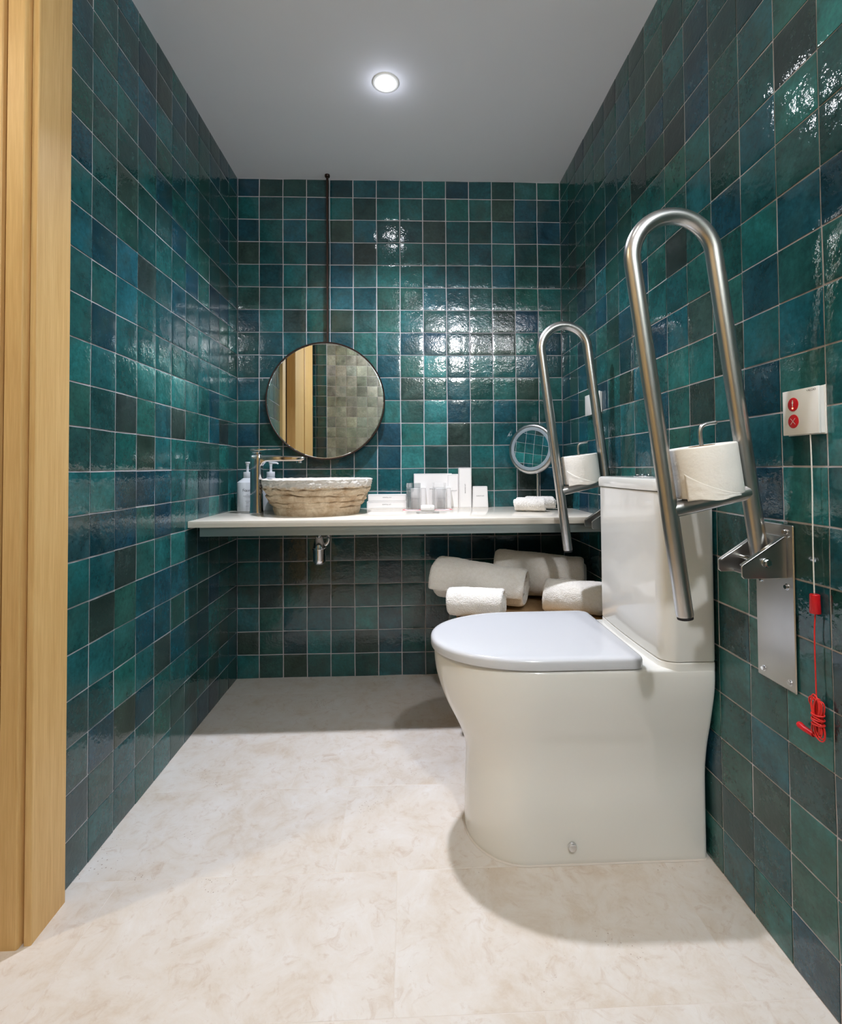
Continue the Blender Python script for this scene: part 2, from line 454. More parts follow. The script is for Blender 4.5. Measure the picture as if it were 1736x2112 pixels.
LEFT = {(10, 2): 'N', (10, 3): 'T', (10, 4): 'G', (10, 5): 'N', (10, 6): 'T', (10, 7): 'B', (10, 8): 'G', (10, 9): 'T', (10, 10): 'T', (10, 11): 'G', (10, 12): 'K', (10, 13): 'T',
 (10, 14): 'K', (10, 15): 'T', (10, 16): 'T', (10, 17): 'T', (10, 18): 'K', (10, 19): 'K', (10, 20): 'K', (10, 21): 'K',
 (9, 1): 'T', (9, 2): 'G', (9, 3): 'T', (9, 4): 'G', (9, 5): 't', (9, 6): 'K', (9, 7): 'N', (9, 8): 'T', (9, 9): 'N', (9, 10): 'T', (9, 11): 'K', (9, 12): 'K', (9, 13): 'T', (9, 14): 'N', (9, 15): 'T', (9, 16): 'D', (9, 17): 'T', (9, 18): 'T', (9, 19): 'N', (9, 20): 'G', (9, 21): 'T',
 (8, 1): 'K', (8, 2): 'B', (8, 3): 'T', (8, 4): 'K', (8, 5): 'D', (8, 6): 'G', (8, 7): 'B', (8, 8): 'B', (8, 9): 'T', (8, 10): 'T', (8, 11): 'D', (8, 12): 'T', (8, 13): 'N', (8, 14): 'N', (8, 15): 'D', (8, 16): 'G', (8, 17): 'G', (8, 18): 't', (8, 19): 'D', (8, 20): 'T', (8, 21): 'T',
 (7, 1): 'N', (7, 2): 'B', (7, 3): 'N', (7, 4): 'T', (7, 5): 'K', (7, 6): 'T', (7, 7): 'D', (7, 8): 'T', (7, 9): 'T', (7, 10): 't', (7, 11): 't', (7, 12): 'D', (7, 13): 'N', (7, 14): 'T', (7, 15): 'G', (7, 16): 'B', (7, 17): 'B', (7, 18): 't', (7, 19): 'B', (7, 20): 'T', (7, 21): 'T',
 (6, 1): 'D', (6, 2): 'T', (6, 3): 'G', (6, 4): 'N', (6, 5): 'K', (6, 6): 'T', (6, 7): 'K', (6, 8): 'B', (6, 9): 'T', (6, 10): 'T', (6, 11): 'B', (6, 12): 'T', (6, 13): 'B', (6, 14): 'N', (6, 15): 'T', (6, 16): 'B', (6, 17): 'B', (6, 18): 'D', (6, 19): 'T', (6, 20): 'G',
 (5, 3): 'B', (5, 4): 'T', (5, 5): 'N', (5, 6): 'T', (5, 7): 'B', (5, 8): 'K', (5, 9): 'G', (5, 10): 't', (5, 11): 'D', (5, 12): 'T', (5, 13): 'T', (5, 14): 'T', (5, 15): 't', (5, 16): 'B', (5, 17): 'G', (5, 18): 'B', (5, 19): 'T', (5, 20): 'G', (5, 21): 'K'}
RIGHT = {(13, 3): 'N', (13, 4): 'G', (13, 5): 'D', (13, 6): 't', (13, 7): 'G', (13, 8): 'B', (13, 9): 'T', (13, 10): 'B', (13, 11): 'G', (13, 12): 'T', (13, 13): 't', (13, 14): 'K', (13, 15): 'B', (13, 16): 'T', (13, 17): 'T', (13, 18): 'K', (13, 19): 't', (13, 20): 'G', (13, 21): 'N',
 (12, 3): 'N', (12, 4): 'B', (12, 5): 'T', (12, 6): 'B', (12, 7): 'T', (12, 8): 'T', (12, 9): 'N', (12, 10): 'B', (12, 11): 'N', (12, 12): 'B', (12, 13): 'N', (12, 14): 'T', (12, 15): 'G', (12, 16): 'G', (12, 17): 'T', (12, 18): 'B', (12, 19): 'D', (12, 20): 'B', (12, 21): 'T',
 (11, 3): 'K', (11, 4): 'T', (11, 5): 'K', (11, 6): 'G', (11, 7): 'N', (11, 8): 'T', (11, 9): 'G', (11, 10): 'D', (11, 11): 'G', (11, 12): 'K', (11, 13): 'T', (11, 14): 'K', (11, 15): 'G', (11, 16): 'N', (11, 17): 'T', (11, 18): 'T', (11, 19): 'G', (11, 20): 'K', (11, 21): 'B',
 (14, 5): 't', (14, 6): 'G', (14, 7): 'K', (14, 8): 'N', (14, 9): 'G', (14, 10): 'T', (14, 11): 'T', (14, 12): 't', (14, 13): 'T', (14, 14): 'B', (14, 15): 'K', (14, 16): 'N', (14, 17): 'K', (14, 18): 'N', (14, 19): 'G', (14, 20): 'T',
 (10, 3): 'N', (10, 4): 'N', (10, 5): 'T', (10, 6): 'B', (10, 7): 'T', (10, 8): 'G', (10, 9): 'D', (10, 10): 'T', (10, 11): 'D', (10, 12): 'T',
 (9, 3): 'K', (9, 4): 'D', (9, 5): 'G', (9, 6): 'K', (9, 7): 'D', (9, 8): 'T', (9, 9): 'B', (8, 3): 'N', (8, 4): 'K', (8, 5): 'T', (8, 6): 'K', (8, 7): 'G'}

PU, PV, PD = 0.1015, 0.098942, 0.0999775
# horizontal joint heights (floor up): rows counted from the top as in BACK (row 0 is the cut row at the ceiling)
ZL = [HT] + [PV * (21 - j) for j in range(0, 22)]     # ZL[r], ZL[r+1] bound row r
rng = random.Random(7)

def tile_wall(name, O, U, V, Nn, ul, colour, thick=0.05, holes=None, rows=range(22), seedk=1, depth=0.0018, mat='tile', zl=ZL):
    """O origin, U/V/Nn unit vectors, ul = list of joint positions along U; one object: backing slab with grout face + raised tiles"""
    O, U, V, Nn = Vector(O), Vector(U), Vector(V), Vector(Nn)
    verts, faces, mi, cols, rnds = [], [], [], [], []
    def put(vs, fs, m, col, rnd):
        b = len(verts); verts.extend(vs); faces.extend([tuple(i + b for i in q) for q in fs]); mi.extend([m] * len(fs))
        cols.extend([col] * len(vs)); rnds.extend([rnd] * len(vs))
    u0, u1 = ul[0], ul[-1]; v0, v1 = zl[rows[-1] + 1], zl[rows[0]]
    P = lambda a, b, c: O + U * a + V * b + Nn * c
    g = depth
    corners = [P(a, b, c) for c in (-thick - g, -g) for b in (v0, v1) for a in (u0, u1)]
    put(corners, [(0, 1, 3, 2), (4, 5, 7, 6), (0, 1, 5, 4), (2, 3, 7, 6), (0, 2, 6, 4), (1, 3, 7, 5)], 1, (0.4, 0.38, 0.38, 1), (0, 0, 0, 1))
    R = random.Random(seedk)
    n = 6
    jit = {}
    def J(i, j):
        if (i, j) not in jit:
            jit[(i, j)] = (R.uniform(-1, 1) * 0.0009, R.uniform(-1, 1) * 0.0009)
        return jit[(i, j)]
    for r in rows:
        for c in range(len(ul) - 1):
            a0, a1 = ul[c], ul[c + 1]; b1, b0 = zl[r], zl[r + 1]
            if holes and holes(c, r): continue
            if a1 - a0 < 0.012 or b1 - b0 < 0.012: continue
            key = colour(c, r, R)
            base = TC[key] if isinstance(key, str) else key
            k = R.uniform(0.80, 1.04)
            col = srgb(*[max(0, min(255, ch * k + R.uniform(-3, 3))) for ch in base])
            rnd = (R.random(), R.random(), R.random(), 1)
            gap = 0.0015 + R.uniform(-0.0003, 0.0004)
            tu, tv = R.gauss(0, 0.004), R.gauss(0, 0.004)      # lay tilt
            tu = max(-.008, min(.008, tu)); tv = max(-.008, min(.008, tv))
            bulge = R.uniform(-0.0001, 0.00025)
            lift = R.uniform(-0.0004, 0.0004)
            ph = R.uniform(0, 50)
            vs = []; fs = []
            c00, c10, c01, c11 = J(c, r + 1), J(c + 1, r + 1), J(c, r), J(c + 1, r)
            for iy in range(n + 1):
                for ix in range(n + 1):
                    s = ix / n; t = iy / n
                    # shape the sample positions towards the edges
                    s2 = 0.5 - 0.5 * cos(pi * s) if 0 < ix < n else s
                    t2 = 0.5 - 0.5 * cos(pi * t) if 0 < iy < n else t
                    du = (c00[0] * (1 - s2) * (1 - t2) + c10[0] * s2 * (1 - t2) + c01[0] * (1 - s2) * t2 + c11[0] * s2 * t2)
                    dv = (c00[1] * (1 - s2) * (1 - t2) + c10[1] * s2 * (1 - t2) + c01[1] * (1 - s2) * t2 + c11[1] * s2 * t2)
                    uu = a0 + gap + (a1 - a0 - 2 * gap) * s2 + du
                    vv = b0 + gap + (b1 - b0 - 2 * gap) * t2 + dv
                    edge = ix in (0, n) or iy in (0, n)
                    if edge:
                        w_ = mnoise.noise(Vector((uu * 70 + ph, vv * 70, ph))) * 0.0009
                        if ix == 0: uu += abs(w_)
                        if ix == n: uu -= abs(w_)
                        if iy == 0: vv += abs(w_)
                        if iy == n: vv -= abs(w_)
                    e = max(abs(2 * s2 - 1), abs(2 * t2 - 1))
                    h = lift + tu * (s2 - 0.5) * 0.1 + tv * (t2 - 0.5) * 0.1 + bulge * (1 - e * e)
                    h -= 0.0005 * max(0, (e - 0.90) / 0.10) ** 2
                    vs.append(P(uu, vv, h))
            for iy in range(n):
                for ix in range(n):
                    q = iy * (n + 1) + ix
                    fs.append((q, q + 1, q + n + 2, q + n + 1))
            # skirt
            ring = [ix for ix in range(n + 1)] + [iy * (n + 1) + n for iy in range(1, n + 1)] + [n * (n + 1) + ix for ix in range(n - 1, -1, -1)] + [iy * (n + 1) for iy in range(n - 1, 0, -1)]
            b = len(vs)
            for q in ring: vs.append(vs[q] - Nn * (g + 0.0006))
            m = len(ring)
            for i in range(m):
                j = (i + 1) % m
                fs.append((ring[i], b + i, b + j, ring[j]))
            put(vs, fs, 0, col, rnd)
    me = bpy.data.meshes.new(name)
    me.from_pydata([tuple(v) for v in verts], [], faces)
    me.materials.append(M[mat]); me.materials.append(M['grout'])
    for p_, i in zip(me.polygons, mi): p_.material_index = i; p_.use_smooth = (i == 0)
    a = me.color_attributes.new('tile_colour', 'FLOAT_COLOR', 'POINT')
    a.data.foreach_set('color', [x for c in cols for x in c])
    a = me.color_attributes.new('tile_rand', 'FLOAT_COLOR', 'POINT')
    a.data.foreach_set('color', [x for c in rnds for x in c])
    bm = bmesh.new(); bm.from_mesh(me); bmesh.ops.recalc_face_normals(bm, faces=bm.faces); bm.to_mesh(me); bm.free()
    me.set_sharp_from_angle(angle=radians(50))
    o = bpy.data.objects.new(name, me); COL.objects.link(o)
    tag(o, kind='structure')
    return o

def rand_key(c, r, R):
    return R.choice("TTTTTTKKKGGGBBBNNDt")

ul_b = [0.0] + [0.0931 + PU * i for i in range(0, 14)]
ul_b[-1] = W
tile_wall('wall_back', (0, 0, 0), (1, 0, 0), (0, 0, 1), (0, -1, 0), ul_b, lambda c, r, R: BACK[r][c], seedk=3)
YB = -2.785
ul_l = [0.0] + [0.0067 + PD * k for k in range(1, 11)] + [1.107]
tile_wall('wall_left', (0, 0, 0), (0, -1, 0), (0, 0, 1), (1, 0, 0), ul_l, lambda c, r, R: LEFT.get((c, r), rand_key(c, r, R)), seedk=11)
ul_r = [0.0] + [0.0059 + PD * k for k in range(1, 28)] + [-YB]
tile_wall('wall_right', (W, 0, 0), (0, -1, 0), (0, 0, 1), (-1, 0, 0), ul_r, lambda c, r, R: RIGHT.get((c, r), rand_key(c, r, R)), seedk=19)
# shower-end wall behind the camera: paler sage handmade tiles, seen in the round mirror
sage = lambda c, r, R: R.choice([(150, 152, 138), (140, 144, 132), (156, 158, 146), (146, 150, 140)])
tile_wall('wall_front', (W, YB, 0), (-1, 0, 0), (0, 0, 1), (0, 1, 0), [0.1 * i for i in range(13)] + [W - 0.131], sage, seedk=23)
tile_wall('wall_pier', (0.131, YB + 0.02, 0), (-1, 0, 0), (0, 0, 1), (0, 1, 0), [0, 0.1, 0.131], rand_key, seedk=29, thick=0.03)

# ------------------------------------------------------------------ floor
def floor():
    g = G(); cols = []; rnd = random.Random(5)
    g.add(*bb(-1.45, W + 0.06, YB - 0.06, 0.06, -0.05, -0.0003, 0))
    g.m = [1] * len(g.f); cols = [(0, 0, 0, 1)] * len(g.v)
    rows = [0.06, -0.155, -0.457, -0.757, -1.060, -1.362, -1.664, -1.966, -2.268, -2.57, -2.85]
    offs = [0.25, 0.10, 0.40, 0.564, 0.103, 0.35, 0.2, 0.5, 0.0, 0.3]
    for r in range(len(rows) - 1):
        y1, y0 = rows[r], rows[r + 1]
        x = offs[r] - 0.6 * 4
        while x < W + 0.06:
            xa, xb = max(x, -1.45), min(x + 0.6, W + 0.06)
            if xb - xa > 0.01:
                q = 0.0006
                v, f = bb(xa + q, xb - q, y0 + q, y1 - q, -0.01, 0.0, 0.0005, 1)
                g.add(v, f, 0); cols += [(rnd.random(), rnd.random(), rnd.random(), 1)] * len(v)
            x += 0.6
    o = g.build('floor', [M['floor'], M['floor_joint']], smooth=False)
    a = o.data.color_attributes.new('tile_rand', 'FLOAT_COLOR', 'POINT')
    a.data.foreach_set('color', [x for c in cols for x in c])
    tag(o, kind='structure')
floor()

# ------------------------------------------------------------------ ceiling
g = G().add(*bb(-1.45, W + 0.06, YB - 0.06, 0.06, HT, HT + 0.05, 0))
tag(g.build('ceiling', M['ceiling'], smooth=False), kind='structure')

# ------------------------------------------------------------------ hallway shell beyond the door opening
g = G().add(*bb(-1.45, -1.40, YB - 0.06, 0.06, 0, HT, 0))
tag(g.build('wall_hallway_far', M['hallpaint'], smooth=False), kind='structure')
g = G().add(*bb(-1.40, -0.0545, 0.0, 0.06, 0, HT, 0))
tag(g.build('wall_hallway_end', M['hallpaint'], smooth=False), kind='structure')
g = G().add(*bb(-1.40, 0.0, YB - 0.06, YB, 0, HT, 0))
tag(g.build('wall_hallway_near', M['hallpaint'], smooth=False), kind='structure')
# narrow daylight window in the hallway
wn = empty('window_1', (-1.398, -2.42, 0), kind='structure')
g = G().add(*bb(-0.0, 0.006, -0.03, 0.03, 0.2, 1.45, 0)); g.build('window_pane', M['daylight'], wn, smooth=False)
g = G()
for a, b in ((-0.05, -0.03), (0.03, 0.05)): g.add(*bb(0, 0.012, a, b, 0.18, 1.47, 0.001))
g.add(*bb(0, 0.012, -0.05, 0.05, 1.45, 1.48, 0.001)); g.add(*bb(0, 0.012, -0.05, 0.05, 0.17, 0.2, 0.001))
g.build('window_frame', M['white_plastic'], wn)

# ------------------------------------------------------------------ sliding door opening in the left wall
d1 = empty('door_1', (0, -1.107, 0), kind='structure')
def prism(poly, z0, z1):
    n = len(poly)
    return loft([[(x, y, z) for x, y in poly] for z in (z0, z1)])
def local(poly): return [(x, y + 1.107) for x, y in poly]
# jamb: side board with rounded bead, groove, end board, pocket gap, second board
bead = [(0.0185 - 0.0025 * (1 - cos(t)), -1.2035 - 0.0025 * sin(t)) for t in [i * pi / 12 for i in range(7)]]
jamb = [(-0.036, -1.107), (0.0160, -1.107), (0.0178, -1.110)] + bead + [(0.0065, -1.2065), (0.0045, -1.2045), (0.0038, -1.1985), (0.0000, -1.1985), (-0.0006, -1.2105), (-0.0020, -1.2135), (-0.004, -1.2145), (-0.0345, -1.2145), (-0.036, -1.2130)]
v, f = prism(local(jamb), 0.0, HT)
mk('door_jamb', v, f, M['wood'], d1, True, 25)
v, f = prism(local([(-0.110, -1.107), (-0.0445, -1.107), (-0.0445, -1.2125), (-0.046, -1.2145), (-0.108, -1.2145), (-0.110, -1.2125)]), 0.0, HT)
mk('door_jamb', v, f, M['wood'], d1, True, 25)
v, f = prism(local([(-0.0445, -1.107), (-0.036, -1.107), (-0.036, -1.125), (-0.0445, -1.125)]), 0.0, HT)
mk('door_pocket_shade', v, f, M['black'], d1, False)  # black fill paints the shade deep inside the pocket gap
# sliding door leaf and rear frame boards, seen in the mirror
v, f = prism(local([(-0.045, -1.62), (0.012, -1.62), (0.016, -1.624), (0.016, -1.84), (0.012, -1.845), (-0.045, -1.845)]), 0.0, HT)
mk('door_jamb', v, f, M['wood'], d1, True, 25)
v, f = prism(local([(-0.045, -1.853), (0.010, -1.853), (0.010, -2.10), (-0.045, -2.10)]), 0.0, HT)
mk('door_leaf', v, f, M['wood'], d1, True, 25)
v, f = prism(local([(-0.045, -2.108), (0.014, -2.108), (0.017, -2.112), (0.017, -2.61), (-0.045, -2.61)]), 0.0, HT)
mk('door_leaf', v, f, M['wood'], d1, True, 25)
v, f = prism(local([(-0.10, -1.62), (-0.045, -1.62), (-0.045, -2.70), (-0.10, -2.70)]), 0.0, HT)
mk('door_pocket_shade', v, f, M['black'], d1, False)  # black backing, painted shade showing through the gaps between the boards
# white plastered reveal behind the tiled left wall
g = G().add(*bb(-0.110, -0.0545, -1.107, 0.0, 0, HT, 0))
tag(g.build('wall_hallway_side', M['hallpaint'], smooth=False), kind='structure')

# ================================================================== ceiling lamps
def downlight(x, y, watts, colour, spread, label, zc=HT):
    t = empty('ceiling_downlight', (x, y, zc), label, 'light', 'recessed ceiling downlights')
    v, f = lathe([(0.0335, 0.0), (0.0335, -0.0030), (0.036, -0.0036), (0.0425, -0.0030), (0.0445, -0.0012), (0.0447, 0.0)], n=48, cap0=False, cap1=False)
    mk('trim_ring', v, f, M['white_plastic'], t)
    v, f = lathe([(0.0335, -0.0005), (0.0330, -0.0012), (0.001, -0.0014)], n=40, cap0=True, cap1=True)
    mk('lens', v, f, M['lens'], t, True)
    ld = bpy.data.lights.new('downlight_beam', 'AREA')
    ld.shape = 'DISK'; ld.size = 0.062; ld.energy = watts; ld.color = colour; ld.spread = radians(spread)
    pd_ = bpy.data.lights.new('downlight_glow', 'POINT'); pd_.energy = watts * 0.011; pd_.color = colour; pd_.shadow_soft_size = 0.02
    po = bpy.data.objects.new('downlight_glow', pd_); po.location = (0, 0, -0.035); COL.objects.link(po); po.parent = t
    lo = bpy.data.objects.new('downlight_beam', ld); lo.location = (0, 0, -0.006); COL.objects.link(lo); lo.parent = t
    return t
downlight(*LAMP_MAIN, 'round white downlight recessed in the ceiling above the counter front')
downlight(*LAMP_MID, 'round white ceiling downlight between the toilet and the camera')
def dome_lamp(x, y, watts, colour):
    t = empty('ceiling_dome_lamp', (x, y, HT), 'round opal dome lamp on the ceiling over the shower end of the room', 'light')
    mk('base_plate', *lathe([(0.105, -0.0005), (0.107, -0.004), (0.105, -0.016), (0.098, -0.018)], n=64), M['white_plastic'], t, True, 40)
    prof = [(0.092 * cos(a), -0.018 - 0.050 * sin(a)) for a in [pi / 2 * i / 12 for i in range(12)]] + [(0.002, -0.068)]
    mk('opal_dome', *lathe(prof, n=64), M['dome'], t, True, 60)
    ld = bpy.data.lights.new('dome_light', 'POINT'); ld.energy = watts; ld.color = colour; ld.shadow_soft_size = 0.045
    lo = bpy.data.objects.new('dome_light', ld); lo.location = (0, 0, -0.145); COL.objects.link(lo); lo.parent = t
dome_lamp(*LAMP_REAR)
downlight(*LAMP_HALL, 'round warm downlight in the hallway ceiling outside the door')

# ================================================================== counter
CZ = 0.7205
t = tag(G().add(*bb(0.0012, W - 0.0012, -0.4925, -0.0012, CZ - 0.0215, CZ, 0.0012)).build('countertop', M['counter'], sharp=30),
        'long polished cream counter slab spanning wall to wall under the round mirror', 'counter')
fr = empty('counter_frame', (0.7, -0.25, 0.668), 'brushed metal support frame right under the cream counter', 'frame')
z0, z1 = 0.0, CZ - 0.0215 - 0.668 - 0.0003
def lb(x0, x1, y0, y1, a, b, r=0.001): return bb(x0 - 0.7, x1 - 0.7, y0 + 0.25, y1 + 0.25, a, b, r)
G().add(*lb(0.036, 1.400, -0.4815, -0.4775, z0, z1)).build('front_rail', M['frame_metal'], fr)
G().add(*lb(0.036, 0.040, -0.4775, -0.005, z0, z1)).build('side_rail', M['frame_metal'], fr)
G().add(*lb(1.396, 1.400, -0.4775, -0.005, z0, z1)).build('side_rail', M['frame_metal'], fr)
G().add(*lb(0.036, 1.400, -0.012, -0.006, z0, z1)).build('back_rail', M['frame_metal'], fr)

# ================================================================== stone basin
def basin():
    t = empty('stone_basin', (0.380, -0.217, CZ), 'round rough-hewn beige stone vessel basin standing on the counter', 'basin')
    n = 220
    prof = []
    # outer wall: z, radius
    def rad(z):
        pts = [(0, .160), (.024, .1665), (.028, .1665), (.05, .181), (.075, .194), (.100, .204), (.132, .2085)]
        for i in range(len(pts) - 1):
            if z <= pts[i + 1][0]:
                a, b = pts[i], pts[i + 1]; k = (z - a[0]) / (b[0] - a[0]); return a[1] + (b[1] - a[1]) * k
        return pts[-1][1]
    zs = [0.0, 0.002, 0.012, 0.022, 0.0255, 0.027]
    z = 0.029
    while z < 0.131: zs.append(z); z += 0.0021
    zs.append(0.1315)
    grooves = [0.0275, 0.050, 0.0735, 0.0985]
    def gz_i(dd): return dd.index(min(dd))
    rings = []
    for z in zs:
        ring = []
        for i in range(n):
            a = 2 * pi * i / n
            r = rad(z)
            wob = 0.0025 * sin(3 * a + 1) + 0.002 * sin(7 * a)
            zz = z
            if z > 0.027:
                # groove positions wander along the circumference
                dd = [abs(z - (gz + 0.003 * sin(2 * a + gz * 80) + 0.0060 * mnoise.noise(Vector((cos(a) * 6, sin(a) * 6, gz * 90))))) for gz in grooves]
                d = min(dd)
                dep = 0.0085 * (0.6 + 0.9 * mnoise.noise(Vector((cos(a) * 7, sin(a) * 7, gz_i(dd) * 5.3))))
                r += -max(0.0008, dep) * math.exp(-(d / 0.0024) ** 2) + 0.0015 * min(1, d / 0.008)
                p = Vector((cos(a) * 5.5, sin(a) * 5.5, z * 55))
                r += 0.0045 * mnoise.noise(p) + 0.0028 * mnoise.noise(p * 2.7) + 0.0014 * mnoise.noise(p * 6)
                # chisel scoops in the bands
                if 0.03 < z < 0.098:
                    s = mnoise.noise(Vector((a * 3.2, (z // 0.0235) * 9.1, 2.0)))
                    r -= 0.015 * max(0, s + 0.15) * (0.5 + 0.5 * cos((z % 0.0235) / 0.0235 * 2 * pi - pi))
                    r += 0.004 * max(0, mnoise.noise(Vector((a * 5.5, z * 60, 7.0))))
                r += wob * 0.4
                if z > 0.1: r += 0.0018 * mnoise.noise(Vector((cos(a) * 26, sin(a) * 26, z * 140))) + 0.0022 * mnoise.noise(Vector((cos(a) * 60, sin(a) * 60, z * 300)))
                if z > 0.125: zz += 0.0015 * mnoise.noise(p * 2)
            else:
                r += 0.0008 * mnoise.noise(Vector((cos(a) * 9, sin(a) * 9, z * 60)))
            ring.append((r * cos(a), r * sin(a), zz))
        rings.append(ring)
    # rim and inner bowl
    for r0, z in [(0.204, 0.1335), (0.196, 0.1340), (0.189, 0.1325), (0.184, 0.127), (0.176, 0.105), (0.160, 0.072), (0.130, 0.044), (0.085, 0.026), (0.03, 0.0205), (0.018, 0.0195)]:
        ring = []
        for i in range(n):
            a = 2 * pi * i / n
            k = 0.0016 * mnoise.noise(Vector((cos(a) * 14, sin(a) * 14, z * 30))) if z > 0.13 else 0
            ring.append(((r0 + k) * cos(a), (r0 + k) * sin(a), z + (k if z > 0.13 else 0)))
        rings.append(ring)
    v, f = loft(rings)
    mk('bowl', v, f, M['basin'], t, True, 60)
    v, f = lathe([(0.024, 0.0192), (0.024, 0.0225), (0.021, 0.0245), (0.006, 0.0255)], n=32)
    mk('drain_cap', v, f, M['chrome'], t, True, 40)
basin()

# ================================================================== mixer tap
def tap():
    t = empty('basin_tap', (0.1475, -0.222, CZ), 'tall chrome single-lever mixer tap standing left of the stone basin', 'tap')
    def sq(h, w, cx=0, cy=0, r=0.006, d=None):
        d = d or w
        pts = []
        for qx, qy, a0 in ((1, 1, 0), (-1, 1, 90), (-1, -1, 180), (1, -1, 270)):
            for k in range(5):
                a = radians(a0 + 90 * k / 4)
                pts.append((cx + qx * (w / 2 - r) + r * cos(a), cy + qy * (d / 2 - r) + r * sin(a), h))
        return pts
    rings = [sq(0.0, 0.0455, r=0.010), sq(0.004, 0.0460, r=0.010), sq(0.012, 0.0440, r=0.010), sq(0.040, 0.0425, r=0.010), sq(0.18, 0.0420, r=0.010),
             sq(0.205, 0.0430, 0.0005, r=0.009), sq(0.224, 0.0435, 0.0008, r=0.009), sq(0.2255, 0.042, 0.0008, r=0.009)]
    v, f = loft(rings); mk('tap_body', v, f, M['chrome'], t, True, 40)
    # spout: from the body to the right, tapering
    def xs(x, zt, th, wd, r):
        pts = []
        zc = zt - th / 2
        for qy, qz, a0 in ((1, 1, 0), (-1, 1, 90), (-1, -1, 180), (1, -1, 270)):
            for k in range(5):
                a = radians(a0 + 90 * k / 4)
                pts.append((x, qy * (wd / 2 - r) + r * cos(a), zc + qz * (th / 2 - r) + r * sin(a)))
        return pts
    S_ = [xs(0.004, 0.2252, 0.055, 0.038, .004), xs(0.018, 0.2252, 0.045, 0.038, .005), xs(0.026, 0.2250, 0.032, 0.038, .006), xs(0.038, 0.2247, 0.0245, 0.038, .006),
          xs(0.08, 0.2235, 0.022, 0.038, .006), xs(0.14, 0.2205, 0.019, 0.037, .006), xs(0.172, 0.2190, 0.017, 0.036, .006), xs(0.182, 0.2175, 0.011, 0.034, .005), xs(0.1845, 0.2160, 0.006, 0.030, .0025)]
    v, f = loft(S_); mk('spout', v, f, M['chrome'], t, True, 50)
    v, f = lathe([(0.011, 0), (0.0115, 0.003), (0.0115, 0.010)], (0.163, 0, 0.1945), 24); mk('aerator', v, f, M['chrome'], t, True, 40)
    g = G().add(*rbox((0.000, 0, 0.232), (0.030, 0.034, 0.0135), 0.004, 3)); g.build('lever_neck', M['chrome'], t)
    def lv(x, z, th, wd): return [(x, a * wd / 2, z + b * th / 2) for a, b in ((1, 1), (-1, 1), (-1, -1), (1, -1))]
    g = G().add(*loft([lv(-0.020, 0.2445, 0.006, 0.038), lv(-0.018, 0.2450, 0.0085, 0.040), lv(0.01, 0.2460, 0.0080, 0.040), lv(0.04, 0.2470, 0.0045, 0.034), lv(0.088, 0.2480, 0.0035, 0.026), lv(0.090, 0.2480, 0.002, 0.024)]))
    o = g.build('lever', M['chrome'], t, sharp=25)
    bv = o.modifiers.new('edge', 'BEVEL'); bv.width = 0.001; bv.segments = 2
tap()

# ================================================================== pump bottles
def wrap_text(g, s, size, r, z, a0, mi=0, spacing=1.0):
    v, f = text_mesh(s, size, spacing=spacing)
    out = []
    for p in v:
        a = a0 + p.x / r
        out.append((r * sin(a), -r * cos(a), z + p.y))
    g.add(out, f, mi)

def pump_bottle(x, y, rz, label, turn, lines):
    t = empty('pump_bottle', (x, y, CZ), label, 'bottle', 'pump bottles behind the tap', rz=turn)
    R = 0.0405
    v, f = lathe([(R - 0.003, 0), (R - 0.0006, 0.0008), (R, 0.003), (R, 0.1165), (R - 0.0008, 0.1182), (R - 0.003, 0.1195), (0.0185, 0.1345), (0.0165, 0.1355)], n=64)
    mk('bottle_body', v, f, M['bottle'], t, True, 40)
    v, f = lathe([(0.0168, 0.1345), (0.0172, 0.135), (0.0172, 0.1590), (0.0165, 0.1600), (0.0060, 0.1605), (0.0055, 0.1620), (0.0055, 0.188)], n=40)
    mk('collar', v, f, M['bottle'], t, True, 40)
    g = G().add(*lathe([(0.0062, 0.186), (0.0066, 0.1865), (0.0066, 0.1930), (0.0092, 0.1965), (0.0095, 0.2005), (0.0085, 0.2015)], n=28))
    g.add(*tube(spline([(0.002, 0, 0.1965), (0.012, 0, 0.1970), (0.024, 0, 0.1965), (0.031, 0, 0.1925)], 5), [0.0042] * 8 + [0.0038] * 4 + [0.0034] * 4, 14))
    g.build('pump_head', M['bottle'], t)
    g = G()
    for s, size, z, sp in lines: wrap_text(g, s, size, R + 0.0003, z, -turn * 0 + rz, spacing=sp)
    g.build('lettering', M['ink'], t, smooth=False)
    return t
LN = [('Ñauce', 0.0150, 0.086, 1.0), ('H&B', 0.0034, 0.068, 1.2), ('HAND & BODY', 0.0046, 0.0625, 1.1), ('LOTION · CREAM', 0.0030, 0.057, 1.1), ('NATURAL', 0.0038, 0.042, 1.1), ('CARE', 0.0038, 0.036, 1.2), ('300 ml', 0.0034, 0.022, 1.2)]
LN2 = [('Ñauce', 0.0150, 0.086, 1.0), ('H&B', 0.0034, 0.068, 1.2), ('HAND SOAP', 0.0046, 0.0625, 1.1), ('GEL · WASH', 0.0030, 0.057, 1.1), ('NATURAL', 0.0038, 0.042, 1.1), ('CARE', 0.0038, 0.036, 1.2), ('300 ml', 0.0034, 0.022, 1.2)]
pump_bottle(0.0700, -0.085, 0.30, 'pale grey pump bottle in the left corner of the counter, left of the tap', 0.0, LN)
pump_bottle(0.1560, -0.052, 0.20, 'pale grey pump bottle standing behind the chrome tap and stone basin', 0.0, LN2)

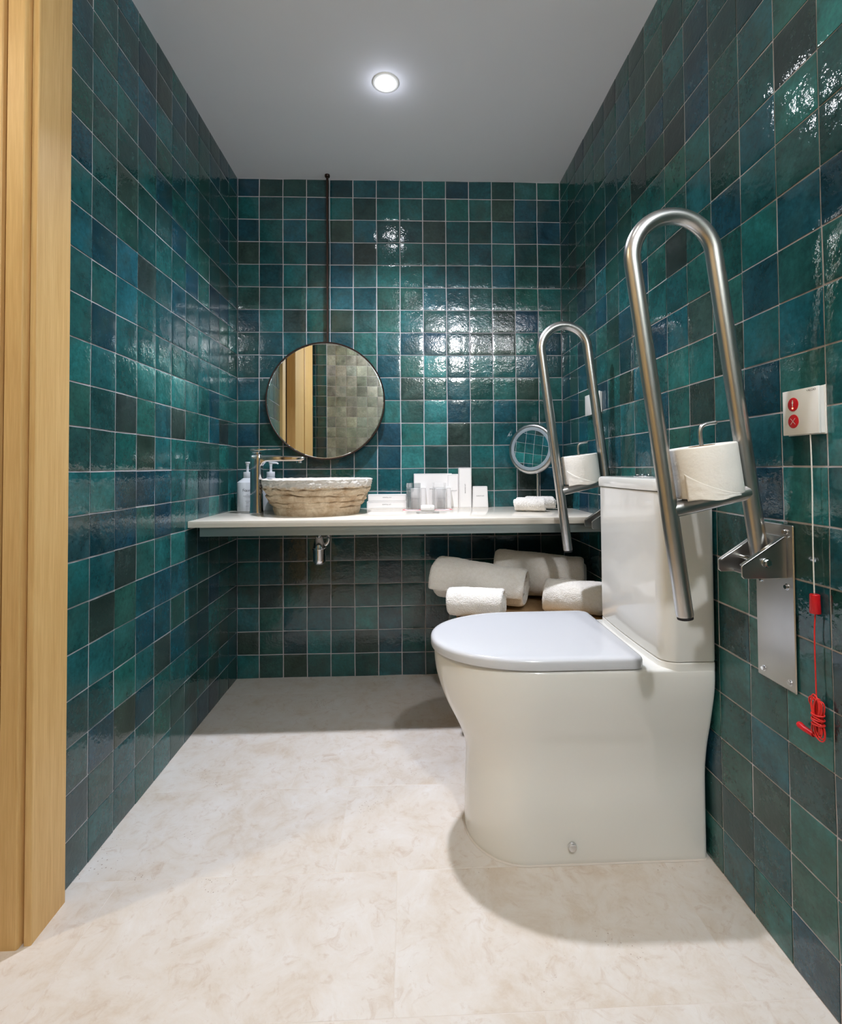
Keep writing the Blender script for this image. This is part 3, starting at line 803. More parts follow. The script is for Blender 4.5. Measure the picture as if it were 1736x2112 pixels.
# ================================================================== cartons on the counter
def carton(name, x0, x1, yf, depth, z0, h, label, group, words=None, wsize=0.004, vertical=False, wz=0.5, lean=0.0, cat='box', line=True, taper=0.0, flap=None):
    cx = (x0 + x1) / 2
    t = empty(name, (cx, yf, z0), label, cat, group)
    hw = (x1 - x0) / 2
    v, f = rbox((0, depth / 2, h / 2), (hw * 2, depth, h), 0.0007, 1)
    def sh(p):
        k = p[2] / h
        return Vector((p[0] * (1 - taper * k) - taper * 0.3 * k * hw * 0, p[1] + lean * k, p[2]))
    v = [sh(p) for p in v]
    mk('carton', v, f, M['carton'], t, True, 20)
    e = 0.0003; lw = 0.00055; ins = 0.0028
    g = G()
    if line:
        for (a0, a1, b0, b1) in ((-hw + ins, hw - ins, h - ins - lw, h - ins), (-hw + ins, hw - ins, ins, ins + lw), (-hw + ins, -hw + ins + lw, ins, h - ins), (hw - ins - lw, hw - ins, ins, h - ins)):
            q = [sh((a0, -e, b0)), sh((a1, -e, b0)), sh((a1, -e, b1)), sh((a0, -e, b1))]
            g.add(q, [(0, 1, 2, 3)])
        g.build('printed_border', M['ink_line'], t, smooth=False)
    if words:
        g = G()
        for k, (s, size) in enumerate(words):
            tv, tf = text_mesh(s, size, spacing=1.1)
            out = []
            for p in tv:
                a, b = p.x, p.y - k * wsize * 1.5
                if vertical: a, b = -b * 1.0, p.x   # reads bottom to top
                if vertical: a = -(p.y - k * wsize * 1.5)
                out.append(sh((a, -e * 1.6, h * wz + b)))
            g.add(out, tf)
        g.build('lettering', M['ink'], t, smooth=False)
    return t
gk = 'white amenity cartons on the counter'
carton('dental_kit_box', 0.557, 0.7245, -0.045, 0.040, CZ, 0.0300, 'long flat white carton under another, right of the basin, lower one', gk, [('DENTAL KIT', 0.0062), ('· · · · ·', 0.0030)], 0.0042, wz=0.58)
carton('dental_kit_box', 0.562, 0.7235, -0.045, 0.040, CZ + 0.0303, 0.0292, 'long flat white carton on top of another right of the basin', gk, [('DENTAL KIT', 0.0062), ('· · · · ·', 0.0030)], 0.0042, wz=0.58)
carton('amenity_box', 0.757, 0.921, -0.022, 0.020, CZ, 0.1465, 'widest white carton standing against the tiles behind the two glasses', gk, [('BODY KIT', 0.0058)], 0.004, wz=0.55)
carton('sewing_kit_box', 0.9015, 0.9485, -0.026, 0.022, CZ, 0.1440, 'narrow white carton left of the tallest carton', gk, [('SEWING KIT', 0.0058), ('———————', 0.0030)], 0.0042, wz=0.50)
carton('shaving_kit_box', 0.9500, 1.0035, -0.040, 0.036, CZ, 0.1705, 'tallest white carton with lettering running vertically up its front', gk, [('SHAVING KIT', 0.0062), ('· · · ·', 0.0030)], 0.0042, vertical=True, wz=0.48)
carton('vanity_kit_box', 1.0065, 1.0750, -0.040, 0.030, CZ, 0.0905, 'small white carton with tapering sides at the right end of the cartons', gk, [('VANITY KIT', 0.0062), ('· · · ·', 0.0030)], 0.0042, wz=0.55, taper=0.10)
carton('comb_kit_box', 0.7435, 0.7850, -0.060, 0.028, CZ, 0.0850, 'small white carton seen through the left glass', gk, [('SHOWER CAP', 0.0052)], 0.004, wz=0.5)
carton('comb_kit_box', 0.7855, 0.8070, -0.052, 0.028, CZ, 0.0885, 'slim white carton peeking out right of the left glass', gk, [('/', 0.0052)], 0.004, wz=0.56)
carton('comb_kit_box', 0.8520, 0.8935, -0.060, 0.028, CZ, 0.0850, 'small white carton seen through the right glass', gk, [('SHOWER CAP', 0.0052)], 0.004, wz=0.5)
carton('comb_kit_box', 0.8940, 0.9150, -0.052, 0.026, CZ, 0.0885, 'slim white carton peeking out right of the right glass', gk, [('/', 0.0052)], 0.004, wz=0.56)

# ================================================================== glasses, coasters, soap
def tumbler(x, y, label):
    # upside down: thick base on top
    t = empty('drinking_glass', (x, y, CZ + 0.0012), label, 'glass', 'upturned tumblers on the counter')
    prof = [(0.001, 0.0915), (0.0250, 0.0905), (0.0272, 0.088), (0.0288, 0.0010), (0.0296, 0.0), (0.0306, 0.0004), (0.0298, 0.092), (0.0298, 0.106), (0.0285, 0.1085), (0.001, 0.1085)]
    v, f = lathe(prof, n=56)
    mk('tumbler', v, f, M['glass'], t, True, 50)
    return t
tumbler(0.7545, -0.108, 'clear tumbler turned upside down, left of the soap')
tumbler(0.8600, -0.108, 'clear tumbler turned upside down, right of the soap')
def coaster(x, y, label):
    t = empty('coaster', (x, y, CZ), label, 'coaster', 'paper coasters under the tumblers')
    mk('paper_disc', *lathe([(0.0425, 0), (0.0425, 0.0008), (0.001, 0.0009)], n=56), M['carton'], t, True, 30)
    v, f = loft([[(r * cos(2 * pi * i / 56), r * sin(2 * pi * i / 56), 0.00105) for i in range(56)] for r in (0.041, 0.031)], False, False)
    mk('printed_ring', v, f, M['pink'], t, False)
coaster(0.7480, -0.130, 'thin white and pink paper coaster under the left tumbler')
coaster(0.8720, -0.130, 'thin white and pink paper coaster under the right tumbler')
t = empty('soap_dish', (0.806, -0.268, CZ), 'small clear rectangular dish in front of the tumblers', 'dish')
g = G().add(*rbox((0, 0, 0.0035), (0.088, 0.062, 0.005), 0.002, 2))
for a, b in ((-1, -1), (1, -1), (1, 1), (-1, 1)): g.add(*lathe([(0.0035, 0), (0.004, 0.001), (0.004, 0.0015)], (a * 0.036, b * 0.024, 0), 14))
g.build('dish', M['glass'], t)
t = empty('wrapped_soap', (0.806, -0.262, CZ + 0.0062), 'small white paper-wrapped soap lying on the clear dish', 'soap')
g = G().add(*rbox((0, 0, 0.0115), (0.053, 0.034, 0.023), 0.005, 3)); g.build('wrapper', M['carton'], t)
g = G(); tv, tf = text_mesh('/', 0.010); g.add([(p.x * 0.6 + 0.012, -0.0174, p.y + 0.013) for p in tv], tf); g.build('lettering', M['ink'], t, smooth=False)

# ================================================================== magnifying mirror
def vanity_mirror():
    bx, by = 1.275, -0.100
    t = empty('magnifying_mirror', (bx, by, CZ), 'round tilting magnifying mirror on a thin brushed stem behind the hand towels', 'mirror')
    mk('base', *lathe([(0.050, 0), (0.052, 0.001), (0.052, 0.006), (0.048, 0.009), (0.012, 0.011), (0.006, 0.016)], n=48), M['steel'], t, True, 40)
    mk('stem', *cyl((0, 0, 0.01), (0, 0, 0.160), 0.0058, 20), M['steel'], t, True, 40)
    # head
    c = Vector((1.243 - bx, -0.125 - by, 0.968 - CZ))
    nrm = Vector((-0.64, -0.77, 0.09)).normalized()
    Z = nrm; X = Vector((0, 0, 1)).cross(Z).normalized(); Y = Z.cross(X)
    Mx = Matrix((X, Y, Z)).transposed().to_4x4(); Mx = Matrix.Translation(c) @ Mx
    def place(vf): return [Mx @ Vector(p) for p in vf[0]], vf[1]
    v, f = place(lathe([(0.088, 0.0005), (0.0905, 0.0050), (0.0960, 0.0052), (0.1005, 0.003), (0.1035, -0.001), (0.1055, -0.006), (0.1045, -0.012), (0.1015, -0.016), (0.099, -0.0165), (0.095, -0.019), (0.02, -0.026), (0.001, -0.0265)], n=96, cap0=False))
    mk('mirror_housing', v, f, M['steel'], t, True, 35)
    v, f = place(lathe([(0.0902, 0.0045), (0.084, 0.0050), (0.0772, 0.0035), (0.0765, 0.001)], n=96, cap0=False, cap1=False))
    mk('light_ring', v, f, M['frosted'], t, True, 40)
    # slightly concave glass
    R = 0.0768; rings = [(R * k / 14, 0.0030 + 0.0009 * (1 - (k / 14) ** 2)) for k in range(14, 0, -1)]
    v, f = place(lathe(rings, n=96, cap0=False)); mk('mirror_glass', v, f, M['mirror'], t, True)
    v, f = tube(spline([(0, 0, 0.15), (-0.001, 0.004, 0.17), (c.x - nrm.x * 0.028, c.y - nrm.y * 0.028, c.z - 0.05), tuple(c - nrm * 0.024)], 6), 0.0058, 16)
    mk('arm', v, f, M['steel'], t, True)
vanity_mirror()

# ================================================================== round wall mirror on ceiling rod
def wall_mirror():
    cx, cy, cz = 0.3845, -0.036, 1.1805
    t = empty('round_mirror', (cx, cy, cz), 'large round mirror in a thin dark bronze frame, hung from a ceiling rod', 'mirror', rz=radians(1.8))
    Mx = Matrix.Rotation(radians(90), 4, 'X')   # +z -> -y
    def place(vf): return [Mx @ Vector(p) for p in vf[0]], vf[1]
    v, f = place(lathe([(0.2455, 0.008), (0.2455, 0.011), (0.2495, 0.0115), (0.2510, 0.010), (0.2510, -0.011), (0.2490, -0.0125), (0.001, -0.0125)], n=160, cap0=False))
    mk('frame', v, f, M['dark_bronze'], t, True, 35)
    v, f = place(lathe([(0.2456, 0.0092), (0.2425, 0.0098), (0.001, 0.0098)], n=160, cap0=False))
    mk('mirror_glass', v, f, M['mirror'], t, True, 3)
    # rod with ceiling plate
    v, f = rbox((0.0085, -0.000, 0.2485 + (HT - cz - 0.2485) / 2), (0.0095, 0.0095, HT - cz - 0.2485 - 0.004), 0.0008, 1)
    mk('hanging_rod', v, f, M['dark_bronze'], t, True, 30)
    v, f = lathe([(0.010, HT - cz - 0.010), (0.011, HT - cz - 0.008), (0.011, HT - cz - 0.0008)], (0.0085, 0, 0), 24)
    mk('ceiling_plate', v, f, M['dark_bronze'], t, True, 30)
wall_mirror()

# ================================================================== rolled towels
def towel_roll(name, parts_name, c, length, R, az, label, group, tilt=0.0, seed=1, turns=3.6, squash=0.9, cone=0.0, cat='towel'):
    """spiral of thick terry cloth extruded along its axis; local x is the axis"""
    t = empty(name, c, label, cat, group, rz=az)
    t.rotation_euler = (0, tilt, az)
    rnd = random.Random(seed)
    th = R / (turns + 0.35)
    ns = int(turns * 30); nl = 34
    ph0 = rnd.uniform(0, 6)
    ph = rnd.uniform(0, 40)
    def pt(k, u, side):
        s = k / ns
        ang = ph0 + s * turns * 2 * pi
        rc = th * 0.42 + (R - th * 0.55 - th * 0.42) * s
        half = th * 0.43
        # rounded ends of the cloth, length jitter of each layer
        e = min(u, 1 - u)
        rim = min(1.0, e / 0.05)
        half *= sqrt(max(0.06, 1 - (1 - rim) ** 2))
        r = rc + side * half
        x = (u - 0.5) * length
        if u < 0.5: x -= 0.006 * sin(ang * 0.5 + ph) * (1 - 2 * u)
        else: x += 0.006 * sin(ang * 0.5 + ph + 2) * (2 * u - 1) + (1 - s) * 0.010 * (2 * u - 1) * -1
        r *= 1 + cone * (u - 0.5)
        p = Vector((x * 9, cos(ang) * r * 16, sin(ang) * r * 16)) + Vector((ph, 0, 0))
        d = 0.0055 * mnoise.noise(p) + 0.0022 * mnoise.noise(p * 3.3) + 0.0009 * mnoise.noise(p * 9)
        r += d * (0.25 + 0.75 * s) * (R / 0.06)
        y = r * cos(ang); z = r * sin(ang) * squash
        z -= 0.02 * max(0, -z / R - 0.55) * -R   # rests flat
        return Vector((x, y, z))
    v = []; f = []
    for k in range(ns + 1):
        for side in (-1, 1):
            for j in range(nl + 1):
                v.append(pt(k, j / nl, side))
    row = nl + 1
    def id_(k, sd, j): return (k * 2 + sd) * row + j
    for k in range(ns):
        for j in range(nl):
            f.append((id_(k, 1, j), id_(k + 1, 1, j), id_(k + 1, 1, j + 1), id_(k, 1, j + 1)))
            f.append((id_(k, 0, j), id_(k, 0, j + 1), id_(k + 1, 0, j + 1), id_(k + 1, 0, j)))
        for j in (0, nl):
            f.append((id_(k, 0, j), id_(k + 1, 0, j), id_(k + 1, 1, j), id_(k, 1, j)))
    for k in (0, ns):
        for j in range(nl): f.append((id_(k, 0, j), id_(k, 0, j + 1), id_(k, 1, j + 1), id_(k, 1, j)))
    o = mk(parts_name, v, f, M['towel'], t, True, 80)
    sb = o.modifiers.new('soft', 'SUBSURF'); sb.levels = 1; sb.render_levels = 2
    tx = bpy.data.textures.get('terry_pile') or bpy.data.textures.new('terry_pile', 'CLOUDS')
    tx.noise_scale = 0.004; tx.noise_depth = 2
    dm = o.modifiers.new('pile', 'DISPLACE'); dm.texture = tx; dm.strength = 0.0020; dm.mid_level = 0.5; dm.texture_coords = 'LOCAL'
    return t
gh = 'hand towels rolled on the counter'
towel_roll('hand_towel', 'towel_roll', (1.203, -0.255, CZ + 0.0305), 0.115, 0.0335, radians(-24), 'rolled white hand towel on the counter, front one', gh, seed=4, turns=2.6)
towel_roll('hand_towel', 'towel_roll', (1.262, -0.185, CZ + 0.0315), 0.120, 0.034, radians(-10), 'rolled white hand towel on the counter, half hidden behind the far rail', gh, seed=9, turns=2.6)

# ================================================================== wooden box with bath towels under the counter
BZ = 0.388
def basket():
    x0, x1, y0, y1 = 0.893, 1.398, -0.555, -0.150
    cx, cy = (x0 + x1) / 2, (y0 + y1) / 2
    t = empty('towel_basket', (cx, cy, 0.0), 'pale wooden tapering basket under the counter, behind the toilet, filled with rolled towels', 'basket')
    hw, hd = (x1 - x0) / 2, (y1 - y0) / 2
    def rr(z, k, ins=0.0):
        out = []; r = 0.03
        a_, b_ = hw - k - ins, hd - k * 0.6 - ins
        for qx, qy, a0 in ((1, 1, 0), (-1, 1, 90), (-1, -1, 180), (1, -1, 270)):
            for i in range(7):
                an = radians(a0 + 90 * i / 6)
                out.append((qx * (a_ - r) + r * cos(an), qy * (b_ - r) + r * sin(an), z))
        return out
    rings = []
    nb = 9                                   # stacked slats with shallow grooves
    for i in range(nb):
        za, zb = BZ * i / nb, BZ * (i + 1) / nb
        for z, d in ((za, 0.003), (za + 0.003, 0.0), (zb - 0.003, 0.0), (zb, 0.003)):
            rings.append(rr(z, 0.155 * (1 - z / BZ), d))
    rings += [rr(BZ + 0.0, 0.0, 0.010), rr(BZ - 0.012, 0.0, 0.012)]
    mk('basket_wall', *loft(rings), M['crate'], t, True, 35)
    G().add(*loft([rr(BZ - 0.0115, 0.0, 0.014), rr(BZ - 0.004, 0.0, 0.014)])).build('lid_board', M['crate'], t)
basket()
gl = 'bath towels rolled in the basket'
towel_roll('bath_towel', 'towel_roll', (0.992, -0.350, BZ + 0.083), 0.335, 0.088, radians(-22), 'large rolled white towel at the left of the basket', gl, seed=21, turns=3.4, cone=-0.12, tilt=0.06, squash=0.96)
towel_roll('bath_towel', 'towel_roll', (1.236, -0.262, BZ + 0.094), 0.338, 0.098, radians(-17), 'large rolled white towel at the back right of the basket', gl, seed=34, turns=3.4, cone=-0.06, tilt=0.04, squash=0.96)
gm = 'smaller towels rolled at the front of the basket'
towel_roll('small_towel', 'towel_roll', (0.962, -0.500, BZ + 0.0565), 0.190, 0.061, radians(-16), 'small rolled white towel in front of the left large towel', gm, seed=45, turns=2.8, squash=0.95)
towel_roll('small_towel', 'towel_roll', (1.297, -0.470, BZ + 0.0620), 0.195, 0.067, radians(-22), 'small rolled white towel at the right, beside the cistern', gm, seed=57, turns=2.8, squash=0.95)

# ================================================================== bottle trap under the basin
def trap():
    t = empty('bottle_trap', (0.3865, -0.217, 0.519), 'chrome bottle trap hanging below the basin under the counter', 'pipe')
    g = G().add(*lathe([(0.004, 0.0), (0.014, 0.001), (0.020, 0.005), (0.0235, 0.012), (0.0245, 0.022), (0.0248, 0.058), (0.0250, 0.060), (0.0282, 0.0605), (0.0285, 0.062), (0.0282, 0.0655), (0.0245, 0.067), (0.0225, 0.078), (0.0165, 0.104), (0.0145, 0.108), (0.0100, 0.110), (0.0095, 0.112), (0.0095, 0.120), (0.0160, 0.121), (0.0160, 0.136), (0.0150, 0.138), (0.0150, 0.1755)], n=48))
    g.build('trap_cup', M['chrome'], t, sharp=40)
    p = spline([(0.012, 0.004, 0.074), (0.024, 0.0, 0.0775), (0.0335, 0.0, 0.088), (0.036, 0.0, 0.102), (0.033, 0.006, 0.118), (0.028, 0.03, 0.130), (0.020, 0.08, 0.135), (0.016, 0.16, 0.135), (0.016, 0.2145, 0.135)], 6)
    mk('waste_pipe', *tube(p, 0.0068, 18), M['chrome'], t, True)
    mk('wall_flange', *tube([(0.016, 0.2135, 0.135), (0.016, 0.208, 0.135), (0.016, 0.205, 0.135)], [0.024, 0.022, 0.010], 24), M['chrome'], t, True, 40)
trap()

# ================================================================== toilet
TCY = -0.918
def d_outline(xf, xb, wf, wb, a, z, n=44, rb=0.012, cy=TCY, pw=2.0):
    """D plan: rounded front at xf, flat back at xb"""
    pts = []
    # near side (negative y) back corner -> along the side to the front -> far side
    def half(x):
        d = x - xf
        if d < a: base = wf * (max(0.0, 1 - (1 - d / a) ** pw)) ** (1 / pw)
        else:
            k = (d - a) / max(1e-6, (xb - xf - a)); k = k * k * (3 - 2 * k)
            base = wf + (wb - wf) * k
        return base
    m = n
    side = []
    for i in range(m + 1):
        th = pi / 2 * i / m
        x = xf + a * (1 - cos(th)) if pw == 2.0 else xf + a * (1 - cos(th))
        side.append((x, half(x)))
    for i in range(1, 13):
        x = xf + a + (xb - rb - xf - a) * i / 12
        side.append((x, half(x)))
    wbk = half(xb)
    for i in range(1, 5):
        th = pi / 2 * i / 4
        side.append((xb - rb + rb * sin(th), wbk - rb + rb * cos(th)))
    near = [(x, cy - h, z) for x, h in side]
    far = [(x, cy + h, z) for x, h in side]
    return near[::-1] + far[1:]     # from back near corner around the tip to back far corner

def interp(levels, z):
    for i in range(len(levels) - 1):
        if z <= levels[i + 1][0] + 1e-9:
            a, b = levels[i], levels[i + 1]
            p0 = levels[max(i - 1, 0)]; p3 = levels[min(i + 2, len(levels) - 1)]
            t = (z - a[0]) / (b[0] - a[0])
            out = []
            for k in range(1, len(a)):
                m1 = (b[k] - p0[k]) / max(1e-6, b[0] - p0[0]) * (b[0] - a[0])
                m2 = (p3[k] - a[k]) / max(1e-6, p3[0] - a[0]) * (b[0] - a[0])
                out.append((2 * t ** 3 - 3 * t * t + 1) * a[k] + (t ** 3 - 2 * t * t + t) * m1 + (-2 * t ** 3 + 3 * t * t) * b[k] + (t ** 3 - t * t) * m2)
            return out
    return list(levels[-1][1:])

def toilet():
    ox, oy = 1.10, TCY
    t = empty('toilet', (ox, oy, 0), 'white ceramic close-coupled toilet with closed lid against the right wall', 'toilet')
    sh = Matrix.Translation((-ox, -oy, 0))
    XB = W - 0.0065
    lv = [(0.0, .8690, .130, .1440, .1440), (0.05, .8695, .130, .1440, .1440), (0.11, .8710, .130, .1440, .1440), (0.17, .8735, .134, .1440, .1440), (0.20, .8725, .142, .1445, .1450),
          (0.235, .8640, .155, .1490, .1500), (0.27, .8480, .172, .1550, .1570), (0.31, .8270, .196, .1660, .1680), (0.35, .8110, .220, .1760, .1780), (0.39, .8000, .240, .1835, .1870), (0.420, .7962, .248, .1865, .1905), (0.440, .7960, .250, .1868, .1905)]
    rings = []
    z = 0.0
    zs = [0.0, 0.003] + [0.012 + 0.011 * i for i in range(39)]
    zs = [q for q in zs if q < 0.4395] + [0.440]
    for q in zs:
        xf, a, wf, wb = interp(lv, q)
        ins = 0.0015 if q == 0.0 else 0
        rings.append(d_outline(xf + ins, XB, wf - ins, wb - ins, a, q))
    for q, ins in ((0.4432, 0.0012), (0.4455, 0.0035), (0.4465, 0.0075), (0.4468, 0.020)):
        rings.append(d_outline(.7960 + ins, XB - ins * 0.3, .1868 - ins, .1905 - ins, .250, q))
    g = G().add(*loft(rings))
    # raised seat for the cistern
    def tank_plan(z, ins=0.0, xb=XB):
        c = TCY; hw = 0.1895 - ins
        pts = []
        xfm, xfs = 1.2835 + ins, 1.2905 + ins     # middle, sides (slightly bowed front)
        r = 0.034
        def bow(y): return xfs - (xfs - xfm) * (1 - (y / hw) ** 2)
        # near back corner
        rb = 0.010
        seq = []
        for i in range(5):
            a = pi / 2 * i / 4; seq.append((xb - rb + rb * cos(a), -(hw - rb) - rb * sin(a)))
        for i in range(1, 6): seq.append((xb - rb + (bow(hw - r) + r - xb + rb) * i / 5, -hw))
        for i in range(1, 13):
            a = pi / 2 * i / 12; seq.append((bow(hw - r) + r - r * sin(a), -(hw - r) - r * cos(a)))
        m = 16
        mid = [(bow(y), y) for y in [-(hw - r) + 2 * (hw - r) * i / m for i in range(1, m)]]
        pts = seq + mid + [(x, -y) for x, y in reversed(seq)]
        return [(x, c + y, z) for x, y in pts]
    g.add(*loft([tank_plan(0.430, 0.001), tank_plan(0.450, 0.0), tank_plan(0.4585, 0.0005), tank_plan(0.4605, 0.003)]))
    g.xf(sh)
    g.build('pan', M['ceramic'], t, sharp=38)
    g = G().add(*loft([tank_plan(0.4612, 0.004), tank_plan(0.4625, 0.0015), tank_plan(0.466, 0.0), tank_plan(0.60, 0.0), tank_plan(0.72, 0.0), tank_plan(0.834, -0.0005), tank_plan(0.835, 0.001)])).xf(sh)
    g.build('cistern', M['ceramic'], t, sharp=38)
    cl = G().add(*loft([tank_plan(0.8362, 0.0), tank_plan(0.8372, -0.003), tank_plan(0.8400, -0.0035), tank_plan(0.8570, -0.0035), tank_plan(0.8615, -0.0020), tank_plan(0.8640, 0.002), tank_plan(0.8652, 0.010)])).xf(sh).build('cistern_lid', M['ceramic'], t, sharp=38)
    # flush buttons
    fb = G().add(*lathe([(0.0240, 0.8648), (0.0245, 0.8665), (0.0235, 0.8685), (0.0215, 0.8688)], (1.348, -0.900, 0), 40)).xf(sh).build('flush_plate', M['chrome'], t, sharp=35)
    for k, (dx, w_) in enumerate(((-0.007, 0.011), (0.0085, 0.008))):
        G().add(*rbox((1.348 + dx, -0.900, 0.8700), (w_, 0.032, 0.005), 0.002, 2)).xf(sh).build('flush_button', M['chrome'], t, sharp=35)
    # seat and lid
    def lid_out(z, ins, xb=1.2505): return d_outline(.7872 + ins, xb - ins, .1885 - ins, .1895 - ins, .252 - ins * 0.9, z, rb=max(0.006, 0.024 - ins * 0.2), pw=2.12)
    G().add(*loft([lid_out(0.4472, 0.012), lid_out(0.4475, 0.007), lid_out(0.4500, 0.006), lid_out(0.4507, 0.008)])).xf(sh).build('seat', M['lid'], t, sharp=38)
    tops = [(0.4490, 0.006), (0.4487, 0.003), (0.4495, 0.0008), (0.4520, 0.0), (0.4645, 0.0), (0.4690, 0.0012), (0.4722, 0.0042), (0.4742, 0.010), (0.4750, 0.020), (0.4757, 0.045), (0.4764, 0.085)]
    G().add(*loft([lid_out(z, i) for z, i in tops])).xf(sh).build('lid', M['lid'], t, sharp=50)
    # fixing cap on the near side
    G().add(*tube([(1.0948, -1.0610, 0.0412), (1.0948, -1.0655, 0.0412), (1.0948, -1.0685, 0.0412), (1.0948, -1.0695, 0.0412)], [0.0098, 0.0098, 0.0088, 0.006], 24)).xf(sh).build('fixing_cap', M['chrome'], t, sharp=40)
    # sealant line on the floor
    rg = [d_outline(.8690 - 0.003, XB, .147, .147, .131, 0.0004), d_outline(.8690 - 0.0015, XB, .1455, .1455, .1305, 0.0024), d_outline(.8690 + 0.001, XB - 0.002, .143, .143, .129, 0.003)]
    G().add(*loft(rg, True, True)).xf(sh).build('sealant_bead', M['floor_joint'], t, sharp=60)
toilet()

# ================================================================== fold-up grab rails
def grab_rail(y, dx, lean, label):
    """x, z in room coordinates relative to the hinge; the rail stands folded up, leaning off the wall"""
    t = empty('grab_rail', (W, y, 0.49), label, 'grab rail', 'fold-up stainless grab rails beside the toilet')
    oz = 0.49
    R = 0.0152
    P = lambda x, z, yy=0.0: Vector((x - W, yy, z - oz))
    hx, hz = 1.3835 + dx, 0.7260
    up = Vector((-lean, 0, 1)).normalized(); side = Vector((-up.z, 0, up.x))   # towards the room
    gap = 0.1568
    def at(a, s): # a along the rail from hinge, s towards the room
        q = Vector((hx, 0, hz)) + up * a + side * s
        return Vector((q.x - W, 0, q.z - oz))
    top = 0.5715
    path = [at(-0.010, 0), at(0.10, 0), at(0.3, 0), at(top - 0.01, 0)]
    for i in range(0, 25):
        a = pi * i / 24
        path.append(at(top + gap / 2 * sin(a), gap / 2 * (1 - cos(a))))
    low = -0.0905
    path += [at(top - 0.01, gap), at(0.3, gap), at(0.1, gap), at(low + 0.004, gap), at(low + 0.001, gap), at(low, gap)]
    rs = [R] * (len(path) - 2) + [R - 0.0006, R - 0.002]
    mk('rail_tube', *tube(path, rs, 32), M['steel'], t, True, 40)
    mk('end_cap', *tube([at(low, gap), at(low - 0.004, gap), at(low - 0.0048, gap)], [R - 0.0012, R - 0.0012, R - 0.003], 28), M['black'], t, True, 40)
    ca = 0.108
    mk('cross_bar', *tube([at(ca + 0.012, 0.006), at(ca - 0.012 + 0.010, gap - 0.006)], R * 0.98, 28), M['steel'], t, True, 40)
    # paper pin with hooked top
    s0 = gap * 0.50
    pin = spline([at(ca + 0.010, s0), at(ca + 0.07, s0), at(ca + 0.122, s0), at(ca + 0.140, s0 - 0.003), at(ca + 0.1465, s0 - 0.012), at(ca + 0.1475, s0 - 0.034)], 6)
    mk('paper_pin', *tube(pin, 0.0038, 14), M['steel'], t, True)
    # wall plate
    pl = G().add(*rbox((-0.0025, 0, 0.148), (0.004, 0.098, 0.296), 0.0015, 1)).build('wall_plate', M['steel'], t, sharp=30)
    for yy, zz in ((-0.031, 0.2830), (-0.033, 0.1850), (0.033, 0.2830), (0.033, 0.1850), (0.031, 0.0160), (-0.036, 0.0155)):
        g = G().add(*tube([(-0.0040, yy, zz), (-0.0055, yy, zz), (-0.0056, yy, zz)], [0.0058, 0.0056, 0.0045], 20))
        g.add(*tube([(-0.0056, yy, zz), (-0.0090, yy, zz)], 0.0040, 6))
        b = g.build('wall_bolt', M['chrome'], t, sharp=30)
    # bracket: two folded cheeks joined by a web on the plate
    poly = [(1.3270, 0.7155), (1.3250, 0.7120), (1.3255, 0.6945), (1.3295, 0.6905), (1.4080, 0.6905), (1.4080, 0.7640), (1.4040, 0.7655)]
    def cheek(y0, y1):
        out = []
        for yy in (y0, y1): out.append([P(x, z, yy) for x, z in poly])
        v, f = loft(out)
        return v, f
    for s in (-1, 1):
        yc = s * 0.034
        g = G().add(*cheek(yc - 0.0017, yc + 0.0017))
        # folded lip along the sloping edge
        a, b = P(1.3270, 0.7150, 0), P(1.4040, 0.7650, 0)
        for (p_, q_) in ((a, b),):
            d = (q_ - p_).normalized(); n_ = Vector((-d.z, 0, d.x))
            y_in = yc - s * 0.008
            ys = (yc + s * 0.0017, y_in)
            vv = [p_ + Vector((0, ys[0], 0)), q_ + Vector((0, ys[0], 0)), q_ + Vector((0, ys[1], 0)), p_ + Vector((0, ys[1], 0))]
            off = n_ * -0.003
            g.add(vv + [x + off for x in vv], [(0, 1, 2, 3), (4, 5, 6, 7), (0, 1, 5, 4), (1, 2, 6, 5), (2, 3, 7, 6), (3, 0, 4, 7)])
        o = g.build('bracket_cheek', M['steel'], t, sharp=30)
        bv = o.modifiers.new('edge', 'BEVEL'); bv.width = 0.0008; bv.segments = 2; bv.limit_method = 'ANGLE'
    G().add(*bb(-0.0085, -0.0045, -0.034, 0.034, 0.2005, 0.2740, 0.001)).build('bracket_web', M['steel'], t, sharp=30)
    G().add(*bb(-0.060, -0.0085, -0.034, 0.034, 0.2005, 0.2030, 0.001)).build('bracket_base', M['steel'], t, sharp=30)
    bx, bz = 1.3700 + 0, 0.7190
    g = G()
    g.add(*tube([P(bx, bz, -0.0357), P(bx, bz, -0.0375), P(bx, bz, -0.0377)], [0.0085, 0.0082, 0.006], 24))
    g.add(*tube([P(bx, bz, -0.0377), P(bx, bz, -0.0425)], 0.0062, 6))
    g.add(*tube([P(bx, bz, -0.036), P(bx, bz, 0.040)], 0.004, 12))
    g.build('pivot_bolt', M['chrome'], t, sharp=30)
    # return the seat point and axis for the paper roll
    return at(ca + 0.0, s0) + Vector((W, y, oz)), up, t

